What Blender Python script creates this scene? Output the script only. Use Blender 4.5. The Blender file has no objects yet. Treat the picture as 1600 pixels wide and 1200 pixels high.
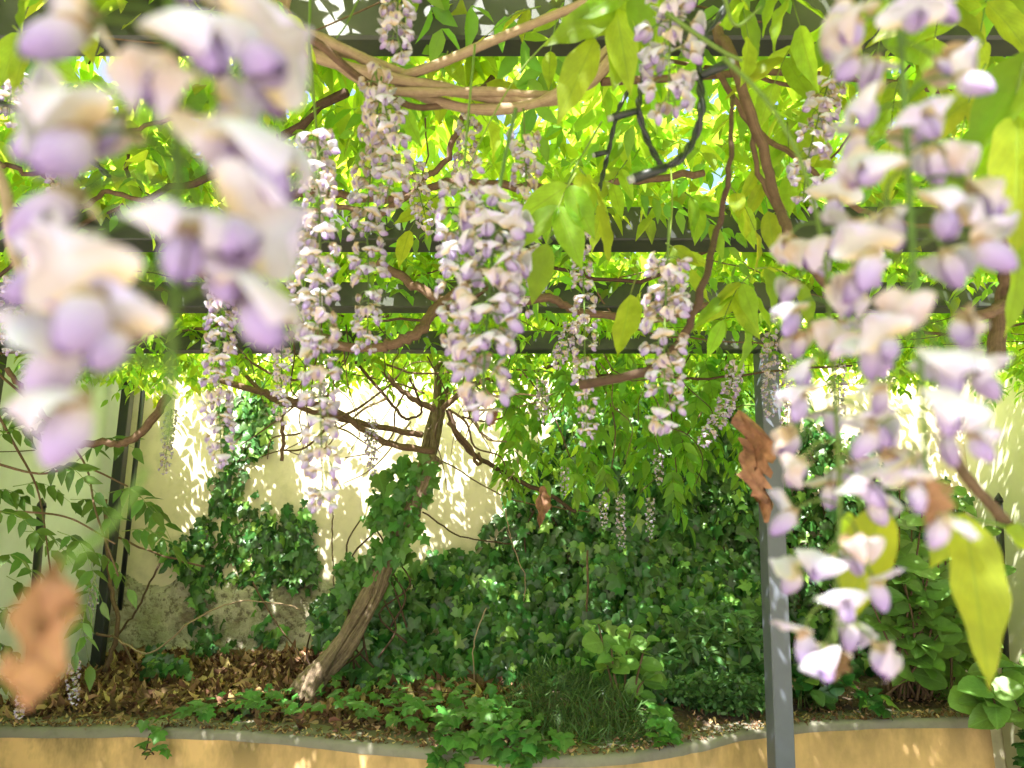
import bpy, math, random
import numpy as np
from mathutils import Matrix, Vector

R = math.radians
random.seed(7)
rng = np.random.default_rng(7)
scene = bpy.context.scene
col = scene.collection

# ------------------------------------------------------------------ camera
F_PX = 1150.0
PITCH = R(12.26)
CAM = np.array([0.0, 0.0, 1.55])
cam_d = bpy.data.cameras.new('camera')
cam = bpy.data.objects.new('camera', cam_d)
col.objects.link(cam)
cam.location = CAM
cam.rotation_euler = (R(90) + PITCH, 0, 0)
cam_d.sensor_width = 36
cam_d.lens = 36 * F_PX / 1600
cam_d.clip_start = 0.01
cam_d.clip_end = 500
cam_d.dof.use_dof = True
cam_d.dof.focus_distance = 2.3
cam_d.dof.aperture_fstop = 7.6
scene.camera = cam

# ------------------------------------------------------------------ light
SUN_TRAVEL = Vector((0.32, 0.66, -1.0)).normalized()
sun_el = math.asin(-SUN_TRAVEL.z)
sun_az = math.atan2(-SUN_TRAVEL.x, -SUN_TRAVEL.y)      # from +Y towards +X
world = bpy.data.worlds.new('World')
scene.world = world
world.use_nodes = True
wn = world.node_tree
bg = wn.nodes['Background']
sky = wn.nodes.new('ShaderNodeTexSky')
sky.sky_type = 'NISHITA'
sky.sun_disc = False
sky.sun_elevation = sun_el
sky.sun_rotation = sun_az
sky.air_density = 1.0
sky.dust_density = 5.0
wn.links.new(sky.outputs[0], bg.inputs[0])
bg.inputs[1].default_value = 0.12
sun_d = bpy.data.lights.new('sun', 'SUN')
sun_d.energy = 5.0
sun_d.angle = R(0.53)
sun_d.color = (1.0, 0.965, 0.91)
sun = bpy.data.objects.new('sun', sun_d)
col.objects.link(sun)
sun.rotation_euler = SUN_TRAVEL.to_track_quat('-Z', 'Y').to_euler()
sun.location = (-3, -4, 8)

vs = scene.view_settings
vs.view_transform = 'Standard'
vs.look = 'None'
vs.gamma = 1.0
vs.use_curve_mapping = False
vs.exposure = 2.25

scene.render.engine = 'CYCLES'
cy = scene.cycles
cy.use_denoising = True
cy.max_bounces = 9
cy.diffuse_bounces = 5
cy.transmission_bounces = 6
cy.glossy_bounces = 3
cy.transparent_max_bounces = 4
cy.sample_clamp_indirect = 8
cy.caustics_reflective = False
cy.caustics_refractive = False

# ------------------------------------------------------------------ helpers
cP, sP = math.cos(PITCH), math.sin(PITCH)


def P(px, py, Y):
    """where the photograph's ray through (px, py) reaches the depth Y"""
    u = (px - 800) / F_PX
    v = (600 - py) / F_PX
    d = np.array([u, cP - v * sP, sP + v * cP])
    return CAM + d * (Y / d[1])


def nrm(a):
    a = np.asarray(a, float)
    return a / np.maximum(np.linalg.norm(a, axis=-1, keepdims=True), 1e-9)


WORLD = {}


def link(o, parent=None, M=None):
    col.objects.link(o)
    M = Matrix.Identity(4) if M is None else M
    WORLD[o] = M
    if parent is not None:
        o.parent = parent
        o.matrix_basis = WORLD[parent].inverted() @ M
    else:
        o.matrix_basis = M
    return o


def tag(o, label, cat, group=None, kind=None):
    if label:
        o['label'] = label
    if cat:
        o['category'] = cat
    if group:
        o['group'] = group
    if kind:
        o['kind'] = kind
    return o


def thing(name, loc, label, cat, group=None):
    o = bpy.data.objects.new(name, None)
    o.empty_display_size = 0.05
    link(o, None, Matrix.Translation(Vector(loc)))
    return tag(o, label, cat, group)


class MB:
    """collects shapes in world coordinates, built as one mesh"""

    def __init__(s):
        s.v, s.f, s.m, s.uv = [], [], [], []

    def add(s, v, f, m=0, uv=None):
        b = len(s.v)
        s.v += [tuple(map(float, q)) for q in v]
        s.uv += [tuple(map(float, q)) for q in uv] if uv is not None else [(0.5, 0.5)] * len(v)
        s.f += [tuple(i + b for i in q) for q in f]
        s.m += [m] * len(f)

    def box(s, c, h, m=0, bev=0.0, rot=None):
        c = np.asarray(c, float)
        h = np.asarray(h, float)
        if bev <= 0:
            v = [np.array([x, y, z]) * h for x in (-1, 1) for y in (-1, 1) for z in (-1, 1)]
            f = [(0, 1, 3, 2), (4, 6, 7, 5), (0, 4, 5, 1), (2, 3, 7, 6), (0, 2, 6, 4), (1, 5, 7, 3)]
        else:
            v, idx = [], {}
            for x in (-1, 1):
                for y in (-1, 1):
                    for z in (-1, 1):
                        for a in range(3):
                            q = np.array([x, y, z]) * (h - bev)
                            q[a] = (x, y, z)[a] * h[a]
                            idx[(x, y, z, a)] = len(v)
                            v.append(q)
            f = []
            for a in range(3):
                b, d = (a + 1) % 3, (a + 2) % 3
                for sg in (-1, 1):
                    q = []
                    for (i, j) in ((-1, -1), (1, -1), (1, 1), (-1, 1)):
                        k = [0, 0, 0]
                        k[a], k[b], k[d] = sg, i, j
                        q.append(idx[(*k, a)])
                    f.append(tuple(q) if sg > 0 else tuple(q[::-1]))
                for i in (-1, 1):
                    for j in (-1, 1):
                        k0, k1 = [0, 0, 0], [0, 0, 0]
                        k0[a], k0[b], k0[d] = -1, i, j
                        k1[a], k1[b], k1[d] = 1, i, j
                        f.append((idx[(*k0, b)], idx[(*k1, b)], idx[(*k1, d)], idx[(*k0, d)]))
            for x in (-1, 1):
                for y in (-1, 1):
                    for z in (-1, 1):
                        f.append(tuple(idx[(x, y, z, a)] for a in range(3)))
        v = np.array(v)
        if rot is not None:
            v = v @ np.asarray(rot).T
        s.add(v + c, f, m)

    def tube(s, pts, rad, sides=6, m=0, cap=True, rough=0.0):
        pts = np.asarray(pts, float)
        n = len(pts)
        rad = np.broadcast_to(np.asarray(rad, float), (n,)) if np.ndim(rad) < 1 else np.asarray(rad, float)
        t = nrm(np.gradient(pts, axis=0))
        ref = np.array([0, 0, 1.0]) if abs(t[0][2]) < 0.9 else np.array([1.0, 0, 0])
        a = nrm(np.cross(t[0], ref))
        V, UV = [], []
        L = 0.0
        for i in range(n):
            a = nrm(a - t[i] * np.dot(a, t[i]))
            b = np.cross(t[i], a)
            if i:
                L += np.linalg.norm(pts[i] - pts[i - 1])
            for k in range(sides):
                th = 2 * math.pi * k / sides
                r = rad[i] * (1 + (random.uniform(-rough, rough) if rough else 0))
                V.append(pts[i] + r * (math.cos(th) * a + math.sin(th) * b))
                UV.append((k / sides, L))
        f = [(i * sides + k, i * sides + (k + 1) % sides, (i + 1) * sides + (k + 1) % sides, (i + 1) * sides + k)
             for i in range(n - 1) for k in range(sides)]
        if cap:
            f.append(tuple(range(sides))[::-1])
            f.append(tuple((n - 1) * sides + k for k in range(sides)))
        s.add(V, f, m, UV)

    def build(s, name, mats, parent=None, smooth=True, origin=None):
        me = bpy.data.meshes.new(name)
        base = np.zeros(3)
        if parent is not None:
            base = np.array(WORLD[parent].translation)
        elif origin is not None:
            base = np.asarray(origin, float)
        v = np.array(s.v) - base
        me.from_pydata(v.tolist(), [], s.f)
        for mt in (mats if isinstance(mats, (list, tuple)) else [mats]):
            me.materials.append(mt)
        me.polygons.foreach_set('material_index', s.m)
        me.polygons.foreach_set('use_smooth', [smooth] * len(s.f))
        uvl = me.uv_layers.new(name='UVMap')
        li = np.zeros(len(me.loops), int)
        me.loops.foreach_get('vertex_index', li)
        uvl.data.foreach_set('uv', np.array(s.uv, dtype=np.float32)[li].ravel())
        me.update()
        o = bpy.data.objects.new(name, me)
        return link(o, parent, Matrix.Translation(Vector(base)))


def spline(pts, n=8, jit=0.0):
    """Catmull-Rom through pts"""
    p = np.asarray(pts, float)
    p = np.vstack([2 * p[0] - p[1], p, 2 * p[-1] - p[-2]])
    out = []
    for i in range(1, len(p) - 2):
        for k in range(n):
            t = k / n
            a, b, c, d = p[i - 1], p[i], p[i + 1], p[i + 2]
            out.append(0.5 * (2 * b + (c - a) * t + (2 * a - 5 * b + 4 * c - d) * t * t + (3 * b - a - 3 * c + d) * t ** 3))
    out.append(p[-2])
    out = np.array(out)
    if jit:
        out[1:-1] += rng.normal(0, jit, out[1:-1].shape)
    return out


def pix(seq, Y=None):
    """pixel list -> points; each item (x, y) at depth Y or (x, y, depth)"""
    return [P(q[0], q[1], q[2] if len(q) > 2 else Y) for q in seq]


# ------------------------------------------------------------------ materials
def new_mat(name):
    m = bpy.data.materials.new(name)
    m.use_nodes = True
    nt = m.node_tree
    return m, nt, nt.nodes['Principled BSDF'], nt.nodes['Material Output']


def N(nt, typ, **kw):
    n = nt.nodes.new(typ)
    for k, v in kw.items():
        setattr(n, k, v)
    return n


def math_n(nt, op, a, b=None, clamp=False):
    n = N(nt, 'ShaderNodeMath', operation=op, use_clamp=clamp)
    for i, q in enumerate((a, b)):
        if q is None:
            continue
        if isinstance(q, (int, float)):
            n.inputs[i].default_value = q
        else:
            nt.links.new(q, n.inputs[i])
    return n.outputs[0]


def mix_c(nt, fac, a, b, typ='MIX'):
    n = N(nt, 'ShaderNodeMix', data_type='RGBA', blend_type=typ)
    for i, q in ((0, fac), (6, a), (7, b)):
        if isinstance(q, (int, float)):
            n.inputs[i].default_value = q
        elif isinstance(q, tuple):
            n.inputs[i].default_value = (*q, 1) if len(q) == 3 else q
        else:
            nt.links.new(q, n.inputs[i])
    return n.outputs[2]


def ramp(nt, fac, stops):
    n = N(nt, 'ShaderNodeValToRGB')
    cr = n.color_ramp
    while len(cr.elements) < len(stops):
        cr.elements.new(0.5)
    for e, (p, c) in zip(cr.elements, stops):
        e.position = p
        e.color = (*c, 1) if isinstance(c, tuple) else (c, c, c, 1)
    nt.links.new(fac, n.inputs[0])
    return n.outputs[0]


def noise(nt, vec, scale, detail=4, rough=0.55, dist=0.0):
    n = N(nt, 'ShaderNodeTexNoise')
    n.inputs['Scale'].default_value = scale
    n.inputs['Detail'].default_value = detail
    n.inputs['Roughness'].default_value = rough
    n.inputs['Distortion'].default_value = dist
    if vec is not None:
        nt.links.new(vec, n.inputs['Vector'])
    return n.outputs[0]


def geo_pos(nt):
    return N(nt, 'ShaderNodeNewGeometry').outputs['Position']


def bump(nt, h, strength, dist, target):
    b = N(nt, 'ShaderNodeBump')
    b.inputs['Strength'].default_value = strength
    b.inputs['Distance'].default_value = dist
    nt.links.new(h, b.inputs['Height'])
    nt.links.new(b.outputs[0], target)


def rnd_val(nt):
    at = N(nt, 'ShaderNodeAttribute', attribute_name='rnd')
    oi = N(nt, 'ShaderNodeObjectInfo')
    return math_n(nt, 'FRACT', math_n(nt, 'ADD', at.outputs['Fac'], oi.outputs['Random']))


def leaf_mat(name, base, trans, tmix=0.5, rough=0.45, spec=0.4, hue=0.03, val=0.35, vein=0.3, vein_n=9.0, alt=None, alt_amt=0.2, mottle=0.4):
    m, nt, bs, out = new_mat(name)
    r = rnd_val(nt)
    r2 = math_n(nt, 'FRACT', math_n(nt, 'MULTIPLY', r, 7.31))
    uv = N(nt, 'ShaderNodeUVMap').outputs[0]
    sp = N(nt, 'ShaderNodeSeparateXYZ')
    nt.links.new(uv, sp.inputs[0])
    across = math_n(nt, 'ABSOLUTE', math_n(nt, 'SUBTRACT', sp.outputs[0], 0.5))
    mid = math_n(nt, 'SUBTRACT', 1.0, math_n(nt, 'MULTIPLY', across, 22.0), True)
    diag = math_n(nt, 'SUBTRACT', math_n(nt, 'MULTIPLY', sp.outputs[1], vein_n), math_n(nt, 'MULTIPLY', across, vein_n * 0.9))
    tri = math_n(nt, 'ABSOLUTE', math_n(nt, 'SUBTRACT', math_n(nt, 'FRACT', diag), 0.5))
    side = math_n(nt, 'MULTIPLY', math_n(nt, 'SUBTRACT', 1.0, math_n(nt, 'MULTIPLY', tri, 9.0), True), 0.55)
    vn = math_n(nt, 'MULTIPLY', math_n(nt, 'MAXIMUM', mid, side), vein)
    nz = noise(nt, geo_pos(nt), 60.0, 3)

    def coloured(c, strong):
        hs = N(nt, 'ShaderNodeHueSaturation')
        hs.inputs['Color'].default_value = (*c, 1)
        if alt is not None:
            pick = math_n(nt, 'GREATER_THAN', r2, 1.0 - alt_amt)
            nt.links.new(mix_c(nt, pick, c, tuple(a * strong for a in alt)), hs.inputs['Color'])
        nt.links.new(math_n(nt, 'ADD', 0.5 - hue, math_n(nt, 'MULTIPLY', r, 2 * hue)), hs.inputs['Hue'])
        v = math_n(nt, 'ADD', 1.0 - val, math_n(nt, 'MULTIPLY', r2, 2 * val))
        v = math_n(nt, 'MULTIPLY', v, math_n(nt, 'ADD', 1.0 - mottle / 2, math_n(nt, 'MULTIPLY', nz, mottle)))
        nt.links.new(v, hs.inputs['Value'])
        return hs.outputs[0]
    cb = coloured(base, 1.0)
    cb = mix_c(nt, vn, cb, tuple(min(1, c * 1.9 + 0.02) for c in base))
    ct = coloured(trans, 2.2)
    ct = mix_c(nt, vn, ct, tuple(c * 0.55 for c in trans))
    nt.links.new(cb, bs.inputs['Base Color'])
    bs.inputs['Roughness'].default_value = rough
    bs.inputs['Specular IOR Level'].default_value = spec
    bump(nt, vn, 0.35, 0.002, bs.inputs['Normal'])
    tr = N(nt, 'ShaderNodeBsdfTranslucent')
    nt.links.new(ct, tr.inputs[0])
    mx = N(nt, 'ShaderNodeMixShader')
    mx.inputs[0].default_value = tmix
    nt.links.new(bs.outputs[0], mx.inputs[1])
    nt.links.new(tr.outputs[0], mx.inputs[2])
    nt.links.new(mx.outputs[0], out.inputs[0])
    return m


def petal_mat(name, stops, tan=0.0, tmix=0.35):
    m, nt, bs, out = new_mat(name)
    uv = N(nt, 'ShaderNodeUVMap').outputs[0]
    sp = N(nt, 'ShaderNodeSeparateXYZ')
    nt.links.new(uv, sp.inputs[0])
    r = rnd_val(nt)
    v = math_n(nt, 'ADD', sp.outputs[1], math_n(nt, 'MULTIPLY', math_n(nt, 'SUBTRACT', r, 0.5), 0.22))
    nz = noise(nt, geo_pos(nt), 140.0, 3)
    v = math_n(nt, 'ADD', v, math_n(nt, 'MULTIPLY', math_n(nt, 'SUBTRACT', nz, 0.5), 0.35), True)
    c = ramp(nt, v, stops)
    if tan > 0:
        k = math_n(nt, 'MULTIPLY', ramp(nt, noise(nt, geo_pos(nt), 75.0, 3), [(0.42, 0.0), (0.66, 1.0)]), tan)
        c = mix_c(nt, k, c, (0.52, 0.35, 0.17))
    vein = math_n(nt, 'MULTIPLY', math_n(nt, 'ABSOLUTE', math_n(nt, 'SUBTRACT', math_n(nt, 'FRACT', math_n(nt, 'MULTIPLY', sp.outputs[0], 9.0)), 0.5)), 0.40)
    c = mix_c(nt, vein, c, (0.55, 0.42, 0.6))
    nt.links.new(c, bs.inputs['Base Color'])
    bump(nt, math_n(nt, 'ADD', nz, vein), 0.5, 0.0012, bs.inputs['Normal'])
    bs.inputs['Roughness'].default_value = 0.65
    bs.inputs['Specular IOR Level'].default_value = 0.2
    tr = N(nt, 'ShaderNodeBsdfTranslucent')
    nt.links.new(c, tr.inputs[0])
    mx = N(nt, 'ShaderNodeMixShader')
    mx.inputs[0].default_value = tmix
    nt.links.new(bs.outputs[0], mx.inputs[1])
    nt.links.new(tr.outputs[0], mx.inputs[2])
    nt.links.new(mx.outputs[0], out.inputs[0])
    return m


def bark_mat(name, c1, c2, scale=60.0, strength=0.6, dist=0.004, stretch=0.12):
    m, nt, bs, out = new_mat(name)
    uv = N(nt, 'ShaderNodeUVMap').outputs[0]
    mp = N(nt, 'ShaderNodeMapping')
    mp.inputs['Scale'].default_value = (0.5, stretch, 1)
    nt.links.new(uv, mp.inputs[0])
    pos = geo_pos(nt)
    n1 = noise(nt, pos, scale, 5, 0.6, 0.6)
    n2 = noise(nt, mp.outputs[0], scale * 1.5, 4, 0.6, 0.4)
    h = math_n(nt, 'ADD', math_n(nt, 'MULTIPLY', n1, 0.4), math_n(nt, 'MULTIPLY', n2, 0.6))
    nt.links.new(ramp(nt, h, [(0.33, c1), (0.66, c2)]), bs.inputs['Base Color'])
    bs.inputs['Roughness'].default_value = 0.85
    bs.inputs['Specular IOR Level'].default_value = 0.2
    bump(nt, h, strength, dist, bs.inputs['Normal'])
    return m


def paint_mat(name, c, rough=0.5, wear=0.25, moss=0.0):
    m, nt, bs, out = new_mat(name)
    pos = geo_pos(nt)
    n1 = noise(nt, pos, 14.0, 6, 0.65)
    n2 = noise(nt, pos, 90.0, 3, 0.6)
    cc = mix_c(nt, math_n(nt, 'MULTIPLY', n1, wear * 2), tuple(q * 0.75 for q in c), tuple(min(1, q * 1.45 + 0.01) for q in c))
    if moss:
        k = math_n(nt, 'MULTIPLY', ramp(nt, noise(nt, pos, 6.0, 5), [(0.45, 0.0), (0.7, 1.0)]), moss)
        cc = mix_c(nt, k, cc, (0.10, 0.12, 0.05))
    nt.links.new(cc, bs.inputs['Base Color'])
    nt.links.new(math_n(nt, 'ADD', rough - 0.12, math_n(nt, 'MULTIPLY', n1, 0.25)), bs.inputs['Roughness'])
    bump(nt, math_n(nt, 'ADD', n2, n1), 0.15, 0.002, bs.inputs['Normal'])
    return m


def plaster_mat(name, c, stain, streak=0.5, stain_z=None, grime=0.25):
    """painted render; grime along a level (water marks running down from an edge)"""
    m, nt, bs, out = new_mat(name)
    pos = geo_pos(nt)
    n1 = noise(nt, pos, 1.7, 6, 0.6)
    n2 = noise(nt, pos, 9.0, 6, 0.65)
    n3 = noise(nt, pos, 160.0, 3)
    cc = mix_c(nt, ramp(nt, n1, [(0.35, 0.0), (0.7, 1.0)]), c, tuple(q * 0.86 for q in c))
    cc = mix_c(nt, math_n(nt, 'MULTIPLY', ramp(nt, n2, [(0.5, 0.0), (0.75, 1.0)]), grime), cc, stain)
    if stain_z is not None:
        mp = N(nt, 'ShaderNodeMapping')
        mp.inputs['Scale'].default_value = (3.5, 3.5, 1.7)
        nt.links.new(pos, mp.inputs[0])
        st = noise(nt, mp.outputs[0], 1.0, 5, 0.65)
        sp = N(nt, 'ShaderNodeSeparateXYZ')
        nt.links.new(pos, sp.inputs[0])
        fall = math_n(nt, 'MULTIPLY', math_n(nt, 'SUBTRACT', sp.outputs[2], stain_z[0]), 1 / (stain_z[1] - stain_z[0]), True)
        amt = math_n(nt, 'MULTIPLY', ramp(nt, st, [(0.36, 0.0), (0.60, 1.0)]), fall)
        side = ramp(nt, math_n(nt, 'MULTIPLY', math_n(nt, 'ADD', sp.outputs[0], 2.6), 0.2), [(0.0, 1.0), (0.35, 0.45), (1.0, 0.40)])
        cc = mix_c(nt, math_n(nt, 'MULTIPLY', math_n(nt, 'MULTIPLY', amt, side), streak * 2.0, True), cc, stain)
    nt.links.new(cc, bs.inputs['Base Color'])
    bs.inputs['Roughness'].default_value = 0.88
    bs.inputs['Specular IOR Level'].default_value = 0.2
    bump(nt, math_n(nt, 'ADD', n2, math_n(nt, 'MULTIPLY', n3, 0.35)), 0.3, 0.004, bs.inputs['Normal'])
    return m


MT = {}
MT['canopy'] = leaf_mat('wisteria_leaf_canopy', (0.12, 0.20, 0.025), (0.58, 0.76, 0.07), 0.70, 0.45, 0.4, 0.03, 0.28)
MT['young'] = leaf_mat('wisteria_leaf_young', (0.16, 0.24, 0.025), (0.66, 0.80, 0.06), 0.68, 0.45, 0.4, 0.03, 0.25, 0.55, 9, None, 0, 0.8)
MT['hanging'] = leaf_mat('wisteria_leaf_hanging', (0.12, 0.27, 0.035), (0.42, 0.68, 0.05), 0.52, 0.45, 0.4, 0.02, 0.3)
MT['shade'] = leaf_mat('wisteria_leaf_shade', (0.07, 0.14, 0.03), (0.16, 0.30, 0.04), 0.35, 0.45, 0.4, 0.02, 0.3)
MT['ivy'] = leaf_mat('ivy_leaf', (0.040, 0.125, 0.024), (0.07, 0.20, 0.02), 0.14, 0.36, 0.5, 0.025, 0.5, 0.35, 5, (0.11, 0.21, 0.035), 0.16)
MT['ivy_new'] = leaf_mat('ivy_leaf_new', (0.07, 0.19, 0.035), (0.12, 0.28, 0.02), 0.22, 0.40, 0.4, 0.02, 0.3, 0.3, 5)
MT['hyd'] = leaf_mat('hydrangea_leaf', (0.16, 0.30, 0.07), (0.32, 0.50, 0.06), 0.3, 0.42, 0.4, 0.015, 0.28, 0.4, 8)
MT['lance'] = leaf_mat('narrow_leaf', (0.075, 0.17, 0.055), (0.12, 0.24, 0.04), 0.25, 0.4, 0.5, 0.02, 0.35)
MT['fine'] = leaf_mat('fine_shrub_leaf', (0.085, 0.15, 0.05), (0.13, 0.2, 0.04), 0.25, 0.6, 0.3, 0.03, 0.45, 0)
MT['litter'] = leaf_mat('dry_leaf_litter', (0.20, 0.115, 0.065), (0.2, 0.10, 0.03), 0.1, 0.75, 0.2, 0.03, 0.55, 0.2, 6, (0.36, 0.24, 0.13), 0.25)
MT['dry'] = leaf_mat('dried_leaf', (0.26, 0.15, 0.085), (0.38, 0.20, 0.08), 0.3, 0.7, 0.2, 0.02, 0.2, 0.25, 6, None, 0, 2.2)

MT['banner'] = petal_mat('banner_petal', [(0.0, (0.62, 0.50, 0.28)), (0.13, (0.76, 0.66, 0.48)), (0.25, (0.64, 0.63, 0.71)), (0.6, (0.64, 0.66, 0.80)), (1.0, (0.55, 0.51, 0.76))], 0.30, 0.28)
MT['banner_old'] = petal_mat('banner_petal_faded', [(0.0, (0.52, 0.36, 0.20)), (0.25, (0.66, 0.53, 0.40)), (0.55, (0.65, 0.59, 0.64)), (1.0, (0.59, 0.52, 0.70))], 0.7)
MT['wing'] = petal_mat('wing_petal', [(0.0, (0.80, 0.74, 0.68)), (0.25, (0.62, 0.57, 0.75)), (0.6, (0.44, 0.36, 0.66)), (1.0, (0.33, 0.23, 0.54))], 0.12, 0.25)
MT['keel'] = petal_mat('keel_petal', [(0.0, (0.74, 0.66, 0.66)), (0.5, (0.46, 0.33, 0.62)), (1.0, (0.24, 0.11, 0.38))], 0.1, 0.25)
MT['calyx'] = leaf_mat('calyx', (0.42, 0.33, 0.20), (0.4, 0.3, 0.15), 0.2, 0.7, 0.2, 0.03, 0.25, 0)
MT['raceme_stem'] = leaf_mat('raceme_stem', (0.11, 0.18, 0.04), (0.2, 0.3, 0.05), 0.12, 0.55, 0.3, 0.02, 0.2, 0)
MT['green_shoot'] = leaf_mat('green_shoot', (0.14, 0.22, 0.04), (0.25, 0.35, 0.05), 0.12, 0.55, 0.3, 0.02, 0.2, 0)

MT['bark_tan'] = bark_mat('bark_tan', (0.20, 0.135, 0.085), (0.42, 0.32, 0.22), 90, 0.5, 0.002)
MT['bark_brown'] = bark_mat('bark_brown', (0.065, 0.04, 0.025), (0.20, 0.13, 0.085), 80, 0.6, 0.003)
MT['bark_trunk'] = bark_mat('bark_trunk', (0.085, 0.06, 0.04), (0.31, 0.235, 0.16), 30, 1.0, 0.02)
MT['twig_dark'] = bark_mat('twig_dark', (0.035, 0.022, 0.016), (0.12, 0.075, 0.05), 120, 0.5, 0.001)
MT['beam'] = paint_mat('beam_paint', (0.022, 0.027, 0.024), 0.5, 0.3, 0.35)
MT['post'] = paint_mat('post_paint', (0.115, 0.13, 0.165), 0.45, 0.2)
MT['black'] = paint_mat('black_steel', (0.012, 0.016, 0.016), 0.4, 0.2)
MT['rubber'] = paint_mat('cable_rubber', (0.010, 0.016, 0.016), 0.45, 0.2)
MT['metal_tip'] = paint_mat('socket_rim', (0.30, 0.32, 0.32), 0.4, 0.2)
MT['wall_cream'] = plaster_mat('cream_render', (0.68, 0.61, 0.44), (0.40, 0.36, 0.25), 0.3, None, 0.55)
MT['wall_white'] = plaster_mat('white_render', (0.72, 0.78, 0.75), (0.48, 0.50, 0.42), 0.3, None, 0.2)
MT['wall_pale'] = plaster_mat('pale_green_render', (0.66, 0.66, 0.46), (0.46, 0.46, 0.32), 0.3, None, 0.25)
MT['planter'] = plaster_mat('ochre_render', (0.72, 0.46, 0.21), (0.15, 0.12, 0.055), 0.9, (0.40, 0.72), 0.25)
MT['coping'] = plaster_mat('grey_coping', (0.24, 0.225, 0.18), (0.12, 0.11, 0.08), 0.3, None, 0.6)

# ------------------------------------------------------------------ leaf shapes
def leaf_grid(wfun, ts, ar, fold=0.15, curl=0.15, wav=0.0, cols=1, serr=0.0):
    """leaf of length 1 along +Y, width from wfun*ar, normal +Z; returns verts, faces, uv"""
    v, uv, rows = [], [], []
    nc = 2 * cols + 1
    for i, t in enumerate(ts):
        w = wfun(t) * ar
        z0 = -curl * t * t
        if w < 1e-4:
            rows.append([len(v)])
            v.append((0, t, z0))
            uv.append((0.5, t))
            continue
        row = []
        for k in range(nc):
            s = (k - cols) / cols
            wob = 1 + (serr * (1 if i % 2 else -1) if abs(s) == 1 else 0)
            x = s * w * wob
            z = z0 + fold * abs(x) + wav * math.sin(t * 19 + s * 2) * abs(s)
            row.append(len(v))
            v.append((x, t + (0.03 * abs(s) if serr else 0), z))
            uv.append((0.5 + 0.5 * s, t))
        rows.append(row)
    f = []
    for a, b in zip(rows[:-1], rows[1:]):
        if len(a) == 1 and len(b) == 1:
            continue
        if len(a) == 1:
            f += [(a[0], b[k + 1], b[k]) for k in range(nc - 1)]
        elif len(b) == 1:
            f += [(a[k], a[k + 1], b[0]) for k in range(nc - 1)]
        else:
            f += [(a[k], a[k + 1], b[k + 1], b[k]) for k in range(nc - 1)]
    return np.array(v, float), f, np.array(uv, float)


def w_wist(t):
    return max(0.0, (math.sin(math.pi * min(1, t ** 0.72)) ** 0.9) * (1.0 if t < 0.62 else 1.0 - 0.35 * (t - 0.62) / 0.38)) if 0 < t < 1 else 0.0


def w_ovate(t):
    return math.sin(math.pi * t ** 0.75) ** 0.75 if 0 < t < 1 else 0.0


def w_lance(t):
    return math.sin(math.pi * t ** 0.85) if 0 < t < 1 else 0.0


T_W_LO = leaf_grid(w_wist, [0, 0.22, 0.5, 0.78, 1.0], 0.21, 0.35, 0.16)
T_W_HI = [leaf_grid(w_wist, np.linspace(0, 1, 17), 0.185 * a, fo, cu, wv, 2) for a, fo, cu, wv in
          ((1.0, 0.3, 0.12, 0.018), (0.88, 0.45, 0.25, 0.022), (1.14, 0.2, 0.05, 0.016))]
T_HYD = [leaf_grid(w_ovate, np.linspace(0, 1, 12), 0.41 * a, fo, cu, 0.008, 2, 0.03) for a, fo, cu in ((1, 0.25, 0.2), (1.08, 0.12, 0.1), (0.9, 0.4, 0.3))]
T_LANCE = leaf_grid(w_lance, [0, 0.2, 0.5, 0.8, 1.0], 0.17, 0.4, 0.25)
T_LITTER = [leaf_grid(w_lance, [0, 0.25, 0.6, 1.0], 0.24, 0.9, 0.7), leaf_grid(w_lance, [0, 0.3, 0.65, 1.0], 0.3, -0.8, -0.5)]
T_SMALL = leaf_grid(w_ovate, [0, 0.3, 0.7, 1.0], 0.3, 0.3, 0.15)


def ivy_shape(k, seed):
    q = random.Random(seed)
    pts = [(0, 0.02), (0.16, -0.10), (0.33, -0.09), (0.46, 0.08), (0.36, 0.22), (0.44, 0.33), (0.55, 0.50), (0.37, 0.53), (0.23, 0.60), (0.12, 0.80), (0, 1.0)]
    pts = [(x * (1 + q.uniform(-.12, .12)) * k, y + q.uniform(-.03, .03)) for x, y in pts]
    full = pts + [(-x * (1 + q.uniform(-.1, .1)), y + q.uniform(-.02, .02)) for x, y in pts[-2:0:-1]]
    v = [(0, 0.30, 0.05)] + [(x, y, -0.16 * abs(x) * abs(x) / .3 - 0.10 * y * y + q.uniform(-.03, .03)) for x, y in full]
    n = len(full)
    f = [(0, 1 + i, 1 + (i + 1) % n) for i in range(n)]
    v = np.array(v)
    uv = np.stack([0.5 + 0.5 * v[:, 0] / 0.55, v[:, 1]], 1)
    return v, f, uv


T_IVY = [ivy_shape(k, i) for i, k in enumerate((1.0, 0.9, 1.1, 0.82))]


def frames(O, D, Nn, S):
    """4x4 matrices with +Y along D, +Z towards Nn"""
    y = nrm(D)
    x = nrm(np.cross(y, Nn))
    z = np.cross(x, y)
    M = np.zeros((len(O), 4, 4))
    S = np.broadcast_to(np.asarray(S, float), (len(O),))
    M[:, :3, 0] = x * S[:, None]
    M[:, :3, 1] = y * S[:, None]
    M[:, :3, 2] = z * S[:, None]
    M[:, :3, 3] = O
    M[:, 3, 3] = 1
    return M


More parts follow.
